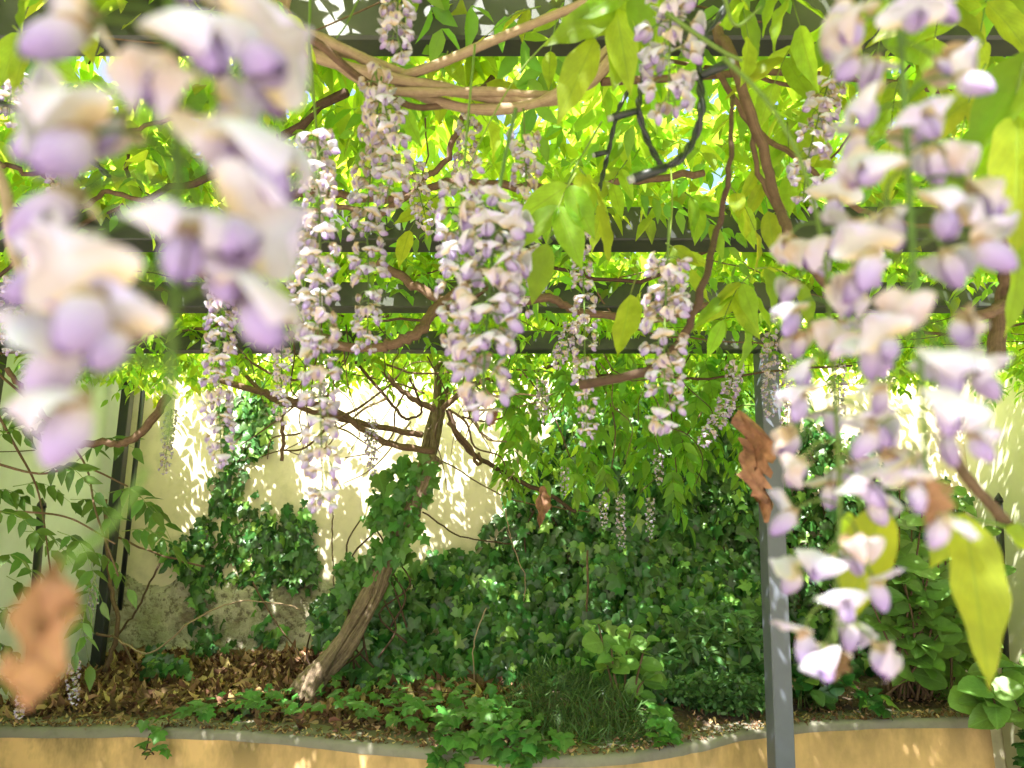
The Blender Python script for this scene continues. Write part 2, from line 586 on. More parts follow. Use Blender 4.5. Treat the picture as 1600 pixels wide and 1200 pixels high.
def batch(name, tmpl, M, mats, parent=None, midx=None, rnd=None):
    """many copies of one shape as ONE mesh; tmpl (v, f, uv)"""
    v, f, uv = tmpl
    k, n = len(M), len(v)
    base = np.array(WORLD[parent].translation) if parent is not None else np.zeros(3)
    vh = np.hstack([v, np.ones((n, 1))])
    V = np.einsum('kij,nj->kni', M[:, :3, :], vh).reshape(-1, 3) - base
    lt = np.array([len(q) for q in f])
    li = np.concatenate([np.array(q) for q in f])
    LI = (li[None, :] + (np.arange(k) * n)[:, None]).ravel()
    LT = np.tile(lt, k)
    LS = np.concatenate([[0], np.cumsum(LT)[:-1]])
    me = bpy.data.meshes.new(name)
    me.vertices.add(len(V))
    me.vertices.foreach_set('co', V.astype(np.float32).ravel())
    me.loops.add(len(LI))
    me.loops.foreach_set('vertex_index', LI.astype(np.int32))
    me.polygons.add(len(LT))
    me.polygons.foreach_set('loop_start', LS.astype(np.int32))
    me.polygons.foreach_set('use_smooth', np.ones(len(LT), bool))
    for mt in (mats if isinstance(mats, (list, tuple)) else [mats]):
        me.materials.append(mt)
    if midx is not None:
        me.polygons.foreach_set('material_index', np.tile(np.asarray(midx, np.int32), k))
    uvl = me.uv_layers.new(name='UVMap')
    uvl.data.foreach_set('uv', uv[LI % n].astype(np.float32).ravel())
    at = me.attributes.new('rnd', 'FLOAT', 'POINT')
    r = rng.random(k) if rnd is None else rnd
    at.data.foreach_set('value', np.repeat(r, n).astype(np.float32))
    me.update(calc_edges=True)
    o = bpy.data.objects.new(name, me)
    return link(o, parent, Matrix.Translation(Vector(base)))


_MESH = {}


def shared(key, name, tmpl, mats, midx=None):
    if key not in _MESH:
        v, f, uv = tmpl
        me = bpy.data.meshes.new(name)
        me.from_pydata(v.tolist(), [], f)
        for mt in (mats if isinstance(mats, (list, tuple)) else [mats]):
            me.materials.append(mt)
        if midx is not None:
            me.polygons.foreach_set('material_index', list(midx))
        me.polygons.foreach_set('use_smooth', [True] * len(f))
        uvl = me.uv_layers.new(name='UVMap')
        li = np.zeros(len(me.loops), int)
        me.loops.foreach_get('vertex_index', li)
        uvl.data.foreach_set('uv', uv[li].astype(np.float32).ravel())
        me.update()
        _MESH[key] = me
    return _MESH[key]


def single(name, me, M, parent):
    o = bpy.data.objects.new(name, me)
    return link(o, parent, Matrix(M.tolist()) if not isinstance(M, Matrix) else M)


def singles(name, key, tmpls, M, mat, parent):
    for i, m in enumerate(M):
        t = i % len(tmpls)
        single(name, shared((key, t), name, tmpls[t], mat), m, parent)


# ================================================================== SETTING
ZT = 0.73           # planter rim
YW = 4.9            # rear wall
XL, XR = -2.56, 3.02

# ground: paving around and under the pergola
gm, nt, bs, _ = new_mat('courtyard_paving')
pos = geo_pos(nt)
br = N(nt, 'ShaderNodeTexBrick')
br.inputs['Scale'].default_value = 2.2
br.inputs['Mortar Size'].default_value = 0.012
br.inputs['Color1'].default_value = (0.42, 0.36, 0.28, 1)
br.inputs['Color2'].default_value = (0.36, 0.31, 0.25, 1)
br.inputs['Mortar'].default_value = (0.16, 0.14, 0.12, 1)
nt.links.new(pos, br.inputs[0])
nt.links.new(mix_c(nt, math_n(nt, 'MULTIPLY', noise(nt, pos, 3.0, 6), 0.5), br.outputs[0], (0.22, 0.19, 0.15)), bs.inputs['Base Color'])
bs.inputs['Roughness'].default_value = 0.85
b = MB()
b.add([(-60, -60, 0), (60, -60, 0), (60, 60, 0), (-60, 60, 0)], [(0, 1, 2, 3)])
g = b.build('ground', gm, None, False)
tag(g, None, None, None, 'structure')


def wall_slab(name, mat, x0, x1, y0, y1, z1, label):
    t = thing(name, ((x0 + x1) / 2, (y0 + y1) / 2, 0), label, 'wall')
    b = MB()
    b.box(((x0 + x1) / 2, (y0 + y1) / 2, z1 / 2), ((x1 - x0) / 2, (y1 - y0) / 2, z1 / 2), 0, 0.012)
    b.build('wall_body', mat, t, False)
    b = MB()
    b.box(((x0 + x1) / 2, (y0 + y1) / 2, z1 + 0.03), ((x1 - x0) / 2 + 0.03, (y1 - y0) / 2 + 0.03, 0.029), 0, 0.01)
    b.build('wall_cap', MT['coping'], t, False)
    return t


rear = wall_slab('garden_wall', MT['wall_cream'], XL - 0.2, XR + 0.2, YW, YW + 0.22, 3.2,
                 'tall cream rendered garden wall dappled with sun behind the ivy')
wall_slab('garden_wall', MT['wall_white'], XL - 0.2, XL, 2.2, YW - 0.003, 2.75,
          'white rendered wall meeting the cream wall beside the black post')
wall_slab('garden_wall', MT['wall_pale'], XR, XR + 0.2, 2.6, YW - 0.003, 3.0,
          'smooth pale green yellow wall behind the hydrangea bush')


# bared rubble at the foot of the rear wall (render fallen off, whitewash and algae)
def value_noise(x, y, s, seed):
    q = np.random.default_rng(seed).random((64, 64))
    X, Y = x * s, y * s
    i, j = np.floor(X).astype(int), np.floor(Y).astype(int)
    fx, fy = X - i, Y - j
    fx, fy = fx * fx * (3 - 2 * fx), fy * fy * (3 - 2 * fy)
    g = lambda a, c: q[a % 64, c % 64]
    return (g(i, j) * (1 - fx) + g(i + 1, j) * fx) * (1 - fy) + (g(i, j + 1) * (1 - fx) + g(i + 1, j + 1) * fx) * fy


def fbm(x, y, s, seed, o=4):
    return sum(value_noise(x, y, s * 2 ** k, seed + k) / 2 ** k for k in range(o)) / 1.9


rm, nt, bs, _ = new_mat('whitewashed_rubble')
pos = geo_pos(nt)
n1 = noise(nt, pos, 5.0, 6, 0.62, 0.4)
n2 = noise(nt, pos, 26.0, 6, 0.7)
n3 = noise(nt, pos, 3.0, 5, 0.6)
c = ramp(nt, n1, [(0.34, (0.22, 0.18, 0.12)), (0.45, (0.44, 0.41, 0.30)), (0.62, (0.62, 0.58, 0.45))])
c = mix_c(nt, math_n(nt, 'MULTIPLY', ramp(nt, n3, [(0.5, 0.0), (0.66, 1.0)]), 0.6), c, (0.33, 0.36, 0.17))
c = mix_c(nt, ramp(nt, n2, [(0.52, 0.0), (0.60, 0.85)]), c, (0.17, 0.14, 0.10))
nt.links.new(c, bs.inputs['Base Color'])
bs.inputs['Roughness'].default_value = 0.92
bump(nt, math_n(nt, 'SUBTRACT', n1, n2), 1.0, 0.03, bs.inputs['Normal'])
nx, nz = 150, 70
gx = np.linspace(-2.54, -0.55, nx)
gz = np.linspace(0.68, 1.42, nz)
GX, GZ = np.meshgrid(gx, gz, indexing='ij')
edge = 1.30 + 0.16 * (fbm(GX + 9, GZ * 0, 2.4, 3) - 0.5) * 2
edge = np.minimum(edge, 1.32 - 0.30 * np.clip((GX + 1.3) / 0.7, 0, 1))
dep = np.clip((edge - GZ) / 0.05, -1, 1)
rel = 0.028 * fbm(GX, GZ, 5.0, 11) + 0.03 * np.abs(fbm(GX, GZ, 2.6, 23) - 0.5) + 0.02 * value_noise(GX, GZ, 9, 5)
thick = np.where(dep > -1, 0.004 + (rel + 0.004) * np.clip(dep + 0.6, 0, 1), -0.03)
thick *= 1.0
GY = YW - thick - 0.10 * np.clip((0.95 - GZ) / 0.3, 0, 1) * np.clip(fbm(GX, GZ, 1.8, 40), 0, 1)
b = MB()
idx = np.arange(nx * nz).reshape(nx, nz)
b.add(np.stack([GX, GY, GZ], -1).reshape(-1, 3), [(idx[i, j], idx[i + 1, j], idx[i + 1, j + 1], idx[i, j + 1]) for i in range(nx - 1) for j in range(nz - 1)])
o = b.build('bared_rubble', rm, rear)
o['label'] = 'whitewashed rubble with green algae where the render has come off'

# planter: curved low wall with grey coping, soil behind
rim_px = [(-420, 1142), (-150, 1139), (0, 1138), (200, 1138), (330, 1141), (450, 1150), (600, 1164), (750, 1178), (870, 1182), (980, 1178), (1080, 1162), (1180, 1141), (1280, 1129), (1400, 1125), (1545, 1121)]


def on_level(px, py, z):
    u, v = (px - 800) / F_PX, (600 - py) / F_PX
    d = np.array([u, cP - v * sP, sP + v * cP])
    return CAM + d * ((z - CAM[2]) / d[2])


rim = spline([on_level(x, y, ZT) for x, y in rim_px], 8)
rim[:, 2] = ZT
rim = np.vstack([rim, [rim[-1] + np.array([0.02, 0.05, 0]), rim[-1] + np.array([0.03, 0.25, 0]), rim[-1] + np.array([0.03, 1.1, 0])]])
tang = nrm(np.gradient(rim, axis=0))
inn = np.stack([-tang[:, 1], tang[:, 0], np.zeros(len(rim))], 1)
planter = thing('planter_wall', (0.2, 3.4, 0), 'low curved ochre planter wall with grey coping and dark water stains', 'planter')
b = MB()
n = len(rim)
zl = [0.0, 0.2, 0.45, ZT - 0.022]
V, Fc = [], []
for i in range(n):
    for z in zl:
        V.append((rim[i][0], rim[i][1], z))
for i in range(n - 1):
    for k in range(len(zl) - 1):
        a = i * len(zl) + k
        Fc.append((a, a + len(zl), a + len(zl) + 1, a + 1))
b.add(V, Fc)
b.build('wall_face', MT['planter'], planter)
b = MB()
V, Fc = [], []
prof = [(-0.002, -0.040), (-0.007, -0.014), (0.004, 0.0), (0.03, 0.003), (0.10, 0.006), (0.24, 0.008), (0.28, -0.06)]
for i in range(n):
    for k, (w, z) in enumerate(prof):
        j = 0.012 * (np.array([fbm(rim[i][0] + 7, k * 3.1, 3.0, 61), fbm(rim[i][0] + 3, k * 2.3, 4.0, 67)]) - 0.5)
        q = rim[i] + inn[i] * (w + j[0])
        V.append((q[0], q[1], ZT + z + j[1]))
m = len(prof)
Fc = [(i * m + k, (i + 1) * m + k, (i + 1) * m + k + 1, i * m + k + 1) for i in range(n - 1) for k in range(m - 1)]
b.add(V, Fc)
b.build('coping', MT['coping'], planter)

sm, nt, bs, _ = new_mat('dark_soil')
pos = geo_pos(nt)
n1 = noise(nt, pos, 40, 6, 0.7)
nt.links.new(ramp(nt, n1, [(0.3, (0.05, 0.035, 0.025)), (0.7, (0.20, 0.14, 0.10))]), bs.inputs['Base Color'])
bs.inputs['Roughness'].default_value = 0.95
bump(nt, n1, 0.8, 0.02, bs.inputs['Normal'])


def rim_y(x):
    return np.interp(x, rim[:-3, 0], rim[:-3, 1])


def soil_z(x, y):
    f = np.clip((y - rim_y(x) - 0.12) / 1.1, 0, 1)
    return ZT - 0.006 + 0.075 * f + 0.03 * fbm(np.asarray(x) + 20, np.asarray(y) + 5, 2.0, 77) * np.clip(f * 8, 0, 1) + 0.06 * np.clip((np.asarray(y) - 4.5) / 0.4, 0, 1)


nx, ny = 110, 40
b = MB()
V = []
for x in np.linspace(XL, rim[-1][0], nx):
    y0 = rim_y(x) + 0.10
    for y in np.linspace(y0, YW, ny):
        V.append((x, y, float(soil_z(x, y))))
idx = np.arange(nx * ny).reshape(nx, ny)
b.add(V, [(idx[i, j], idx[i + 1, j], idx[i + 1, j + 1], idx[i, j + 1]) for i in range(nx - 1) for j in range(ny - 1)])
soil = b.build('soil', sm, None)
tag(soil, None, None, None, 'structure')

# ------------------------------------------------------------------ pergola
ZB = float(P(800, 552, 3.3)[2])           # underside of the beams


def depth_for(py, z):
    return float(on_level(800, py, z)[1])


perg = thing('pergola', (0, 2.4, 0), 'dark painted pergola with square beams and a blue grey steel post', 'pergola')
beams = [(depth_for(88, ZB) - 0.05, 0.055, 0.22), (depth_for(395, ZB) - 0.10, 0.10, 0.105), (depth_for(490, ZB) - 0.08, 0.08, 0.10), (depth_for(553, ZB) - 0.08, 0.08, 0.09)]
for i, (y, w, h) in enumerate(beams):
    b = MB()
    x1 = 1.36 if i == 3 else 3.6
    b.box(((x1 - 3.0) / 2, y + w / 2, ZB + h / 2), ((x1 + 3.0) / 2, w / 2, h / 2), 0, 0.005)
    o = b.build('beam', MT['beam'], perg, False)
pt, pb = P(1196, 545, 3.3), P(1222, 1225, 3.36)
d = pb - pt
pb = pt + d * (pt[2] / -d[2])
b = MB()
ax = nrm(pt - pb)
xx = nrm(np.array([1.0, 0.10, 0]) - ax * np.dot(ax, [1.0, 0.10, 0]))
rot = np.stack([xx, np.cross(ax, xx), ax], 1)
b.box((pt + pb) / 2 + ax * 0.02, (0.043, 0.043, np.linalg.norm(pt - pb) / 2 + 0.02), 0, 0.004, rot)
o = b.build('post', MT['post'], perg, False)
o['label'] = 'blue grey square steel post in front of the ivy'
b = MB()
b.box(pb + np.array([0, 0, 0.006]), (0.09, 0.09, 0.006), 0, 0.002)
b.build('base_plate', MT['post'], perg, False)
for s in (-1, 1):
    b = MB()
    q = P(1118 + 22 * s, 534, 3.22)
    b.tube([q + np.array([0, 0.012, 0]), q + np.array([0, -0.006, 0])], 0.006, 6)
    b.build('bolt', MT['post'], perg, False)
q = P(-2, 560, 3.3)
b = MB()
b.box((q[0] - 0.035, 3.3, ZB / 2), (0.045, 0.045, ZB / 2 - 0.001), 0, 0.004)
b.build('post', MT['beam'], perg, False)
# post at the corner of the two walls
a0, a1 = P(161, 1052, 4.62), P(196, 560, 4.62)
a0[2] = 0.7
b = MB()
b.box(((a0[0] + a1[0]) / 2, 4.62, (a0[2] + 3.0) / 2), (0.030, 0.030, (3.0 - a0[2]) / 2), 0, 0.004)
bp = thing('steel_post', ((a0[0] + a1[0]) / 2, 4.62, 0.7), 'black square steel post standing in the leaf litter by the wall corner', 'post')
b.build('shaft', MT['black'], bp, False)
b = MB()
b.box(((a0[0] + a1[0]) / 2, 4.62, 0.80), (0.05, 0.05, 0.012), 0, 0.003)
b.build('foot', MT['black'], bp, False)
b = MB()
q = P(184, 930, 4.75)
b.tube([(q[0] + 0.02, 4.75, 1.15), (q[0] + 0.02, 4.75, 2.95)], 0.016, 8)
o = b.build('downpipe', MT['black'], None, True, (q[0] + .02, 4.75, 1.15))
tag(o, 'thin black pipe close behind the black square post', 'pipe')


def stake(base, top, label):
    t = thing('garden_stake', base, label, 'stake')
    b = MB()
    base, top = np.array(base), np.array(top)
    b.tube([base - [0, 0, .03], base + (top - base) * 0.95], 0.02, 8)
    b.build('shaft', MT['black'], t)
    b = MB()
    b.tube([base + (top - base) * 0.95, base + (top - base) * 0.97, top], [0.024, 0.022, 0.003], 8)
    b.build('point', MT['black'], t)
    b = MB()
    b.tube([base - [0, 0, .02], base + [0, 0, .035]], [0.045, 0.03], 8)
    b.build('foot', MT['black'], t)


q = on_level(42, 1106, 0.77)
stake(q, P(66, 778, q[1]), 'black pointed metal stake in front of the white wall')
q = P(1562, 1000, 4.3)
stake((q[0], 4.3, 0.78), P(1560, 770, 4.3), 'black metal stake rising from the hydrangea by the pale wall')

# ================================================================== WISTERIA PLANT
wis = thing('wisteria_vine', P(520, 1040, 4.45), 'old wisteria with leaning twisted trunk whose stems and leaves roof the pergola', 'vine')
trunk_px = [(474, 1092, 3.93), (498, 1052, 3.96), (540, 1000, 4.0), (582, 932, 4.06), (605, 880, 4.1), (628, 825, 4.16), (652, 770, 4.22), (672, 705, 4.28), (684, 640, 4.28), (688, 580, 4.2), (690, 520, 4.0), (685, 480, 3.7)]
TR = spline(pix(trunk_px), 10)
L = len(TR)
tt = np.linspace(0, 1, L)
tgt = nrm(np.gradient(TR, axis=0))
sd = nrm(np.cross(tgt, [0, 1.0, 0]))
up = np.cross(sd, tgt)
for k in range(3):
    ph = k * 2.1 + tt * 6.5
    off = 0.026 * (1 - 0.35 * tt) + 0.009
    path = TR + (np.cos(ph)[:, None] * sd + np.sin(ph)[:, None] * up) * off[:, None]
    b = MB()
    rr = 0.036 * (1 - 0.5 * tt) * (1 + 0.22 * np.sin(tt * 37 + k * 2)) + 0.025 * np.exp(-tt * 18)
    b.tube(path, rr, 14, rough=0.12)
    b.build('trunk', MT['bark_trunk'], wis)
# root flare / dead stub
b = MB()
b.tube(spline(pix([(636, 822, 4.12), (655, 775, 4.1), (672, 735, 4.1), (682, 716, 4.12)]), 5), np.linspace(0.05, 0.035, 16), 9, rough=0.25)
b.build('dead_stub', MT['bark_trunk'], wis)


def stem(px, r0, r1, mat='bark_brown', name='stem', parent=None, sides=6, jit=0.0, n=7, Y=None):
    p = spline(pix(px, Y), n, jit)
    b = MB()
    b.tube(p, np.linspace(r0, r1, len(p)), sides, rough=0.06)
    return b.build(name, MT[mat], parent if parent is not None else wis)


# braided rope of stems across the top
guide = spline(pix([(340, -60, 0.80), (420, 20, 0.83), (480, 62, 0.86), (560, 105, 0.88), (640, 140, 0.9), (740, 157, 0.92), (840, 153, 0.93), (905, 128, 0.94), (955, 85, 0.95), (990, 35, 0.97), (1005, -40, 1.0)]), 10)
gt = nrm(np.gradient(guide, axis=0))
gs = nrm(np.cross(gt, [0, 1.0, 0]))
gu = np.cross(gs, gt)
for k, (r, amp, fr) in enumerate(((0.0082, 0.011, 13), (0.0074, 0.012, 13), (0.0062, 0.013, 15))):
    t = np.linspace(0, 1, len(guide))
    ph = k * 2.09 + t * fr
    w = amp * (1.25 - 0.6 * t)
    p = guide + (np.cos(ph)[:, None] * gs + np.sin(ph)[:, None] * gu) * w[:, None]
    b = MB()
    b.tube(p, r * (1.0 + 0.12 * np.sin(t * 60 + k)), 9, rough=0.05)
    o = b.build('braided_stem', MT['bark_tan'], wis)
stem([(460, -40, .82), (445, 20, .84), (480, 70, .87), (560, 88, .9), (640, 118, .9)], 0.0075, 0.006, 'bark_tan', sides=8)
stem([(960, -15, .82), (870, 22, .84), (760, 68, .86), (690, 98, .88), (628, 120, .9)], 0.0055, 0.007, 'bark_tan', sides=8)
stem([(940, 128, .95), (1010, 124, .96), (1090, 120, .97), (1200, 112, .99), (1330, 122, 1.02), (1430, 135, 1.05), (1560, 160, 1.1)], 0.006, 0.005, 'bark_brown', sides=8)
stem([(360, -20, .75), (430, 30, .77), (500, 70, .8), (560, 120, .84), (640, 165, .9), (700, 165, .93)], 0.0055, 0.0045, 'bark_brown', sides=8)
# named stems seen in the photograph
named = [
    ([(1145, 150), (1140, 260), (1125, 350), (1100, 440), (1065, 530), (1010, 580), (905, 602)], 0.80, .0028, .0058, 'twig_dark'),
    ([(1120, 40), (1150, 110), (1190, 230), (1215, 320), (1245, 385), (1300, 450)], 0.85, .0075, .006, 'bark_brown'),
    ([(1130, 60), (1170, 160), (1185, 270), (1235, 370), (1262, 400)], 0.92, .004, .0035, 'bark_brown'),
    ([(1120, 110), (1180, 200), (1260, 260), (1330, 320), (1420, 350), (1530, 350)], 1.0, .005, .004, 'bark_brown'),
    ([(300, 420), (400, 478), (470, 505), (530, 538), (600, 540), (650, 522), (684, 480), (760, 420)], 1.7, .012, .014, 'bark_brown'),
    ([(590, 410), (640, 440), (690, 470), (760, 485), (850, 465), (900, 485), (1010, 500), (1110, 478)], 2.0, .014, .011, 'bark_brown'),
    ([(380, 330), (480, 300), (600, 312), (700, 288), (850, 290), (980, 285), (1100, 270)], 1.55, .010, .008, 'bark_brown'),
    ([(520, 320), (600, 330), (690, 255), (720, 190), (770, 120)], 1.45, .006, .007, 'bark_brown'),
    ([(30, 220), (110, 320), (170, 300), (260, 330)], 1.4, .006, .005, 'bark_brown'),
    ([(-10, 250), (60, 270), (140, 230), (220, 200), (300, 180)], 1.3, .005, .004, 'bark_brown'),
    ([(10, 575), (45, 620), (75, 655), (100, 665), (105, 690), (160, 692), (200, 690), (235, 660), (262, 620)], 2.6, .009, .016, 'bark_brown'),
    ([(65, 650), (80, 680), (95, 690)], 2.6, .006, .006, 'bark_brown'),
    ([(330, 590), (400, 610), (450, 625), (520, 640), (600, 690), (680, 705)], 3.9, .018, .02, 'bark_brown'),
    ([(360, 560), (420, 620), (480, 640), (560, 660), (660, 680)], 4.0, .012, .018, 'bark_brown'),
    ([(440, 650), (443, 690), (440, 720)], 3.5, .010, .008, 'bark_brown'),
    ([(700, 640), (720, 690), (770, 730), (850, 770), (900, 800)], 3.9, .016, .010, 'twig_dark'),
    ([(700, 660), (735, 700), (745, 725), (752, 720), (748, 708)], 3.9, .012, .007, 'bark_brown'),
    ([(680, 640), (640, 620), (600, 580), (560, 520), (540, 480)], 3.8, .018, .010, 'bark_brown'),
    ([(690, 640), (740, 600), (800, 590), (900, 560)], 3.9, .018, .010, 'bark_brown'),
    ([(560, 570), (620, 640), (640, 655), (660, 640), (640, 590)], 3.7, .009, .006, 'twig_dark'),
    ([(660, 800), (720, 838), (800, 850)], 4.6, .006, .005, 'twig_dark'),
    ([(690, 720), (800, 780), (920, 800)], 4.5, .005, .004, 'bark_brown'),
    ([(520, 800), (519, 850), (522, 915)], 4.4, .004, .004, 'bark_brown'),
    ([(165, 780), (170, 900), (185, 975), (165, 1050)], 4.4, .010, .014, 'bark_brown'),
    ([(185, 840), (260, 870), (320, 885)], 4.3, .006, .006, 'bark_brown'),
    ([(250, 880), (215, 950), (183, 995), (160, 1050)], 4.4, .006, .006, 'twig_dark'),
    ([(185, 1000), (235, 1020), (300, 970), (370, 940), (430, 942), (470, 952)], 4.2, .005, .004, 'bark_tan'),
    ([(150, 990), (185, 1000), (215, 1045)], 4.3, .008, .006, 'bark_brown'),
    ([(395, 910), (430, 970), (480, 1040)], 4.5, .006, .004, 'bark_brown'),
    ([(1555, 290), (1560, 360), (1575, 430), (1560, 500), (1555, 570)], 0.9, .010, .012, 'bark_brown'),
    ([(1600, 420), (1580, 470), (1540, 490), (1500, 500)], 0.9, .010, .006, 'bark_brown'),
    ([(918, 860), (917, 960)], 4.4, .007, .007, 'bark_brown'),
    ([(790, 795), (800, 850), (820, 900), (818, 940)], 4.4, .004, .003, 'bark_tan'),
    ([(760, 950), (740, 1010), (742, 1080)], 4.1, .004, .004, 'bark_tan'),
]
for px, Y, r0, r1, mt in named:
    stem([(x, y, Y + random.uniform(-.04, .04)) for x, y in px], r0, r1, mt, jit=0.003 if Y > 1.2 else 0.0015)
# the rest of the woody tangle on top of the pergola
for i in range(85):
    x, y = random.uniform(-2.6, 2.9), random.uniform(1.2, 4.3)
    a = random.uniform(0, math.pi * 2)
    z = ZB + random.uniform(0.02, 0.35)
    p = [np.array([x, y, z])]
    for k in range(5):
        a += random.gauss(0, 0.35)
        p.append(p[-1] + np.array([math.cos(a) * .35, math.sin(a) * .28, random.gauss(-0.01, 0.07)]))
    b = MB()
    r = random.uniform(0.002, 0.011) if i < 46 else random.uniform(.0015, .004)
    sp_ = spline(p, 5, 0.004)
    b.tube(sp_, np.linspace(r, r * .6, len(sp_)), 5)
    b.build('stem', MT['bark_brown' if i % 3 else 'twig_dark'], wis)
for i in range(34):          # thin tangle round the trunk head
    x0, y0 = random.uniform(470, 760), random.uniform(560, 660)
    p = [P(x0, y0, random.uniform(3.5, 4.5))]
    a = random.uniform(0, 2 * math.pi)
    for k in range(4):
        a += random.gauss(0, .6)
        p.append(p[-1] + np.array([math.cos(a) * .14, random.gauss(0, .05), math.sin(a) * .12]))
    b = MB()
    sp_ = spline(p, 5)
    b.tube(sp_, np.linspace(random.uniform(.004, .010), .003, len(sp_)), 5)
    b.build('twig', MT['bark_brown' if i % 2 else 'bark_tan'], wis)
for i in range(30):          # hanging whips and tendrils
    x0, y0, Y = random.uniform(250, 1180), random.uniform(470, 620), random.uniform(2.2, 4.3)
    p = [P(x0, y0, Y)]
    for k in range(4):
        p.append(p[-1] + np.array([random.gauss(0, .05), random.gauss(0, .03), -random.uniform(.05, .17)]))
    b = MB()
    sp_ = spline(p, 5)
    b.tube(sp_, np.linspace(.003, .0015, len(sp_)), 4)
    b.build('twig', MT['twig_dark' if i % 2 else 'bark_brown'], wis)


# ------------------------------------------------------------------ canopy
def compound_batch(B, H, L, npair, size, droop):
    """leaflet frames for many pinnate leaves: base B, heading H, length L (all arrays)"""
    k = len(B)
    Hn = nrm(H)
    side = nrm(np.cross(Hn, np.array([0, 0, 1.0]) + rng.normal(0, .15, (k, 3))))
    Ms, rach = [], []
    for j in range(npair * 2 + 1):
        t = 0.22 + 0.78 * ((j // 2) / npair) if j < npair * 2 else 1.0
        sg = (1 if j % 2 else -1) if j < npair * 2 else 0
        sag = np.zeros((k, 3))
        sag[:, 2] = -droop * t * t * L
        O = B + Hn * (L * t)[:, None] + sag
        D = Hn * (0.55 if sg else 1.0) + side * sg * 0.95 + rng.normal(0, .16, (k, 3))
        D[:, 2] -= 0.28 + 0.5 * droop + np.abs(rng.normal(0, .28, k))
        Nn = np.array([0, 0, 1.0]) + rng.normal(0, .33, (k, 3)) - side * sg * 0.25
        Ms.append(frames(O, D, Nn, size * rng.uniform(.78, 1.15, k) * (0.75 + 0.35 * math.sin(math.pi * min(1, t * .85)))))
    return np.concatenate(Ms)


def canopy(nc, x0, x1, y0, y1, zfun, size, npair, keep):
    B = np.stack([rng.uniform(x0, x1, nc), rng.uniform(y0, y1, nc), np.zeros(nc)], 1)
    k = keep(B[:, 0], B[:, 1]) > rng.random(nc)
    B = B[k]
    nc = len(B)
    B[:, 2] = zfun(B[:, 0], B[:, 1], nc)
    a = rng.uniform(0, 2 * math.pi, nc)
    H = np.stack([np.cos(a), np.sin(a), rng.normal(-.1, .25, nc)], 1)
    return compound_batch(B, H, rng.uniform(.16, .27, nc), npair, size, .25)


def keep_c(x, y):
    c = 0.72 + 0.42 * fbm(x + 30, y + 30, 1.1, 51)
    c = c * np.where(y > 4.15, 0.42, 1.0) * np.where(y > 4.5, 0.55, 1.0)
    return np.clip(c, 0.05, 1)


Mc = canopy(13500, -3.4, 3.9, -1.3, 4.85, lambda x, y, n: ZB + 0.10 + np.abs(rng.normal(0, .20, n)) + 0.05, 0.083, 4, keep_c)
batch('canopy_foliage', T_W_LO, Mc, MT['canopy'], wis)['kind'] = 'stuff'
# shoots of young leaves standing above the beams
Mc = canopy(1300, -3.0, 3.4, 0.8, 4.3, lambda x, y, n: ZB + rng.uniform(.0, .14, n), 0.060, 4, lambda x, y: 0.55 + 0 * x)
batch('canopy_foliage', T_W_LO, Mc, MT['hanging'], wis)['kind'] = 'stuff'


# ------------------------------------------------------------------ single pinnate leaves
def compound_leaf(parent, base, tip, npair, size, mat, key, sag=0.15, droop=0.5, twist=None, rw=0.0011, face=None, hi=True, name='leaf'):
    base, tip = np.asarray(base, float), np.asarray(tip, float)
    L = np.linalg.norm(tip - base)
    mid = (base + tip) / 2 + np.array([0, 0, sag * L])
    rach = spline([base, mid, tip], 6)
    b = MB()
    b.tube(rach, np.linspace(rw * 1.3, rw * 0.6, len(rach)), 5)
    lf = b.build(name, MT['green_shoot'], parent)
    H = nrm(tip - base)
    upv = np.array([0, 0, 1.0]) if face is None else np.asarray(face, float)
    side = nrm(np.cross(H, upv) if np.linalg.norm(np.cross(H, upv)) > .15 else np.cross(H, [0, 1.0, 0]))
    tm = T_W_HI if hi else [T_W_LO]
    for j in range(npair * 2 + 1):
        last = j == npair * 2
        t = 1.0 if last else 0.25 + 0.70 * (j // 2) / max(1, npair)
        sg = 0 if last else (1 if j % 2 else -1)
        O = rach[int(round(t * (len(rach) - 1)))]
        D = H * (0.45 if sg else 1.0) + side * sg * 0.9 + rng.normal(0, .13, 3)
        D[2] -= droop * random.uniform(.6, 1.3)
        Nn = upv + rng.normal(0, .28, 3) - side * sg * 0.2
        s = size * random.uniform(.85, 1.12) * (1.1 if last else 0.8 + 0.25 * math.sin(math.pi * t * .8))
        M = frames(O[None], D[None], Nn[None], s)[0]
        k = random.randrange(len(tm))
        single('leaflet', shared((key, k, hi), 'leaflet', tm[k], MT[mat]), M, lf)
    return lf


TOCAM = np.array([0, -1.0, 0.35])
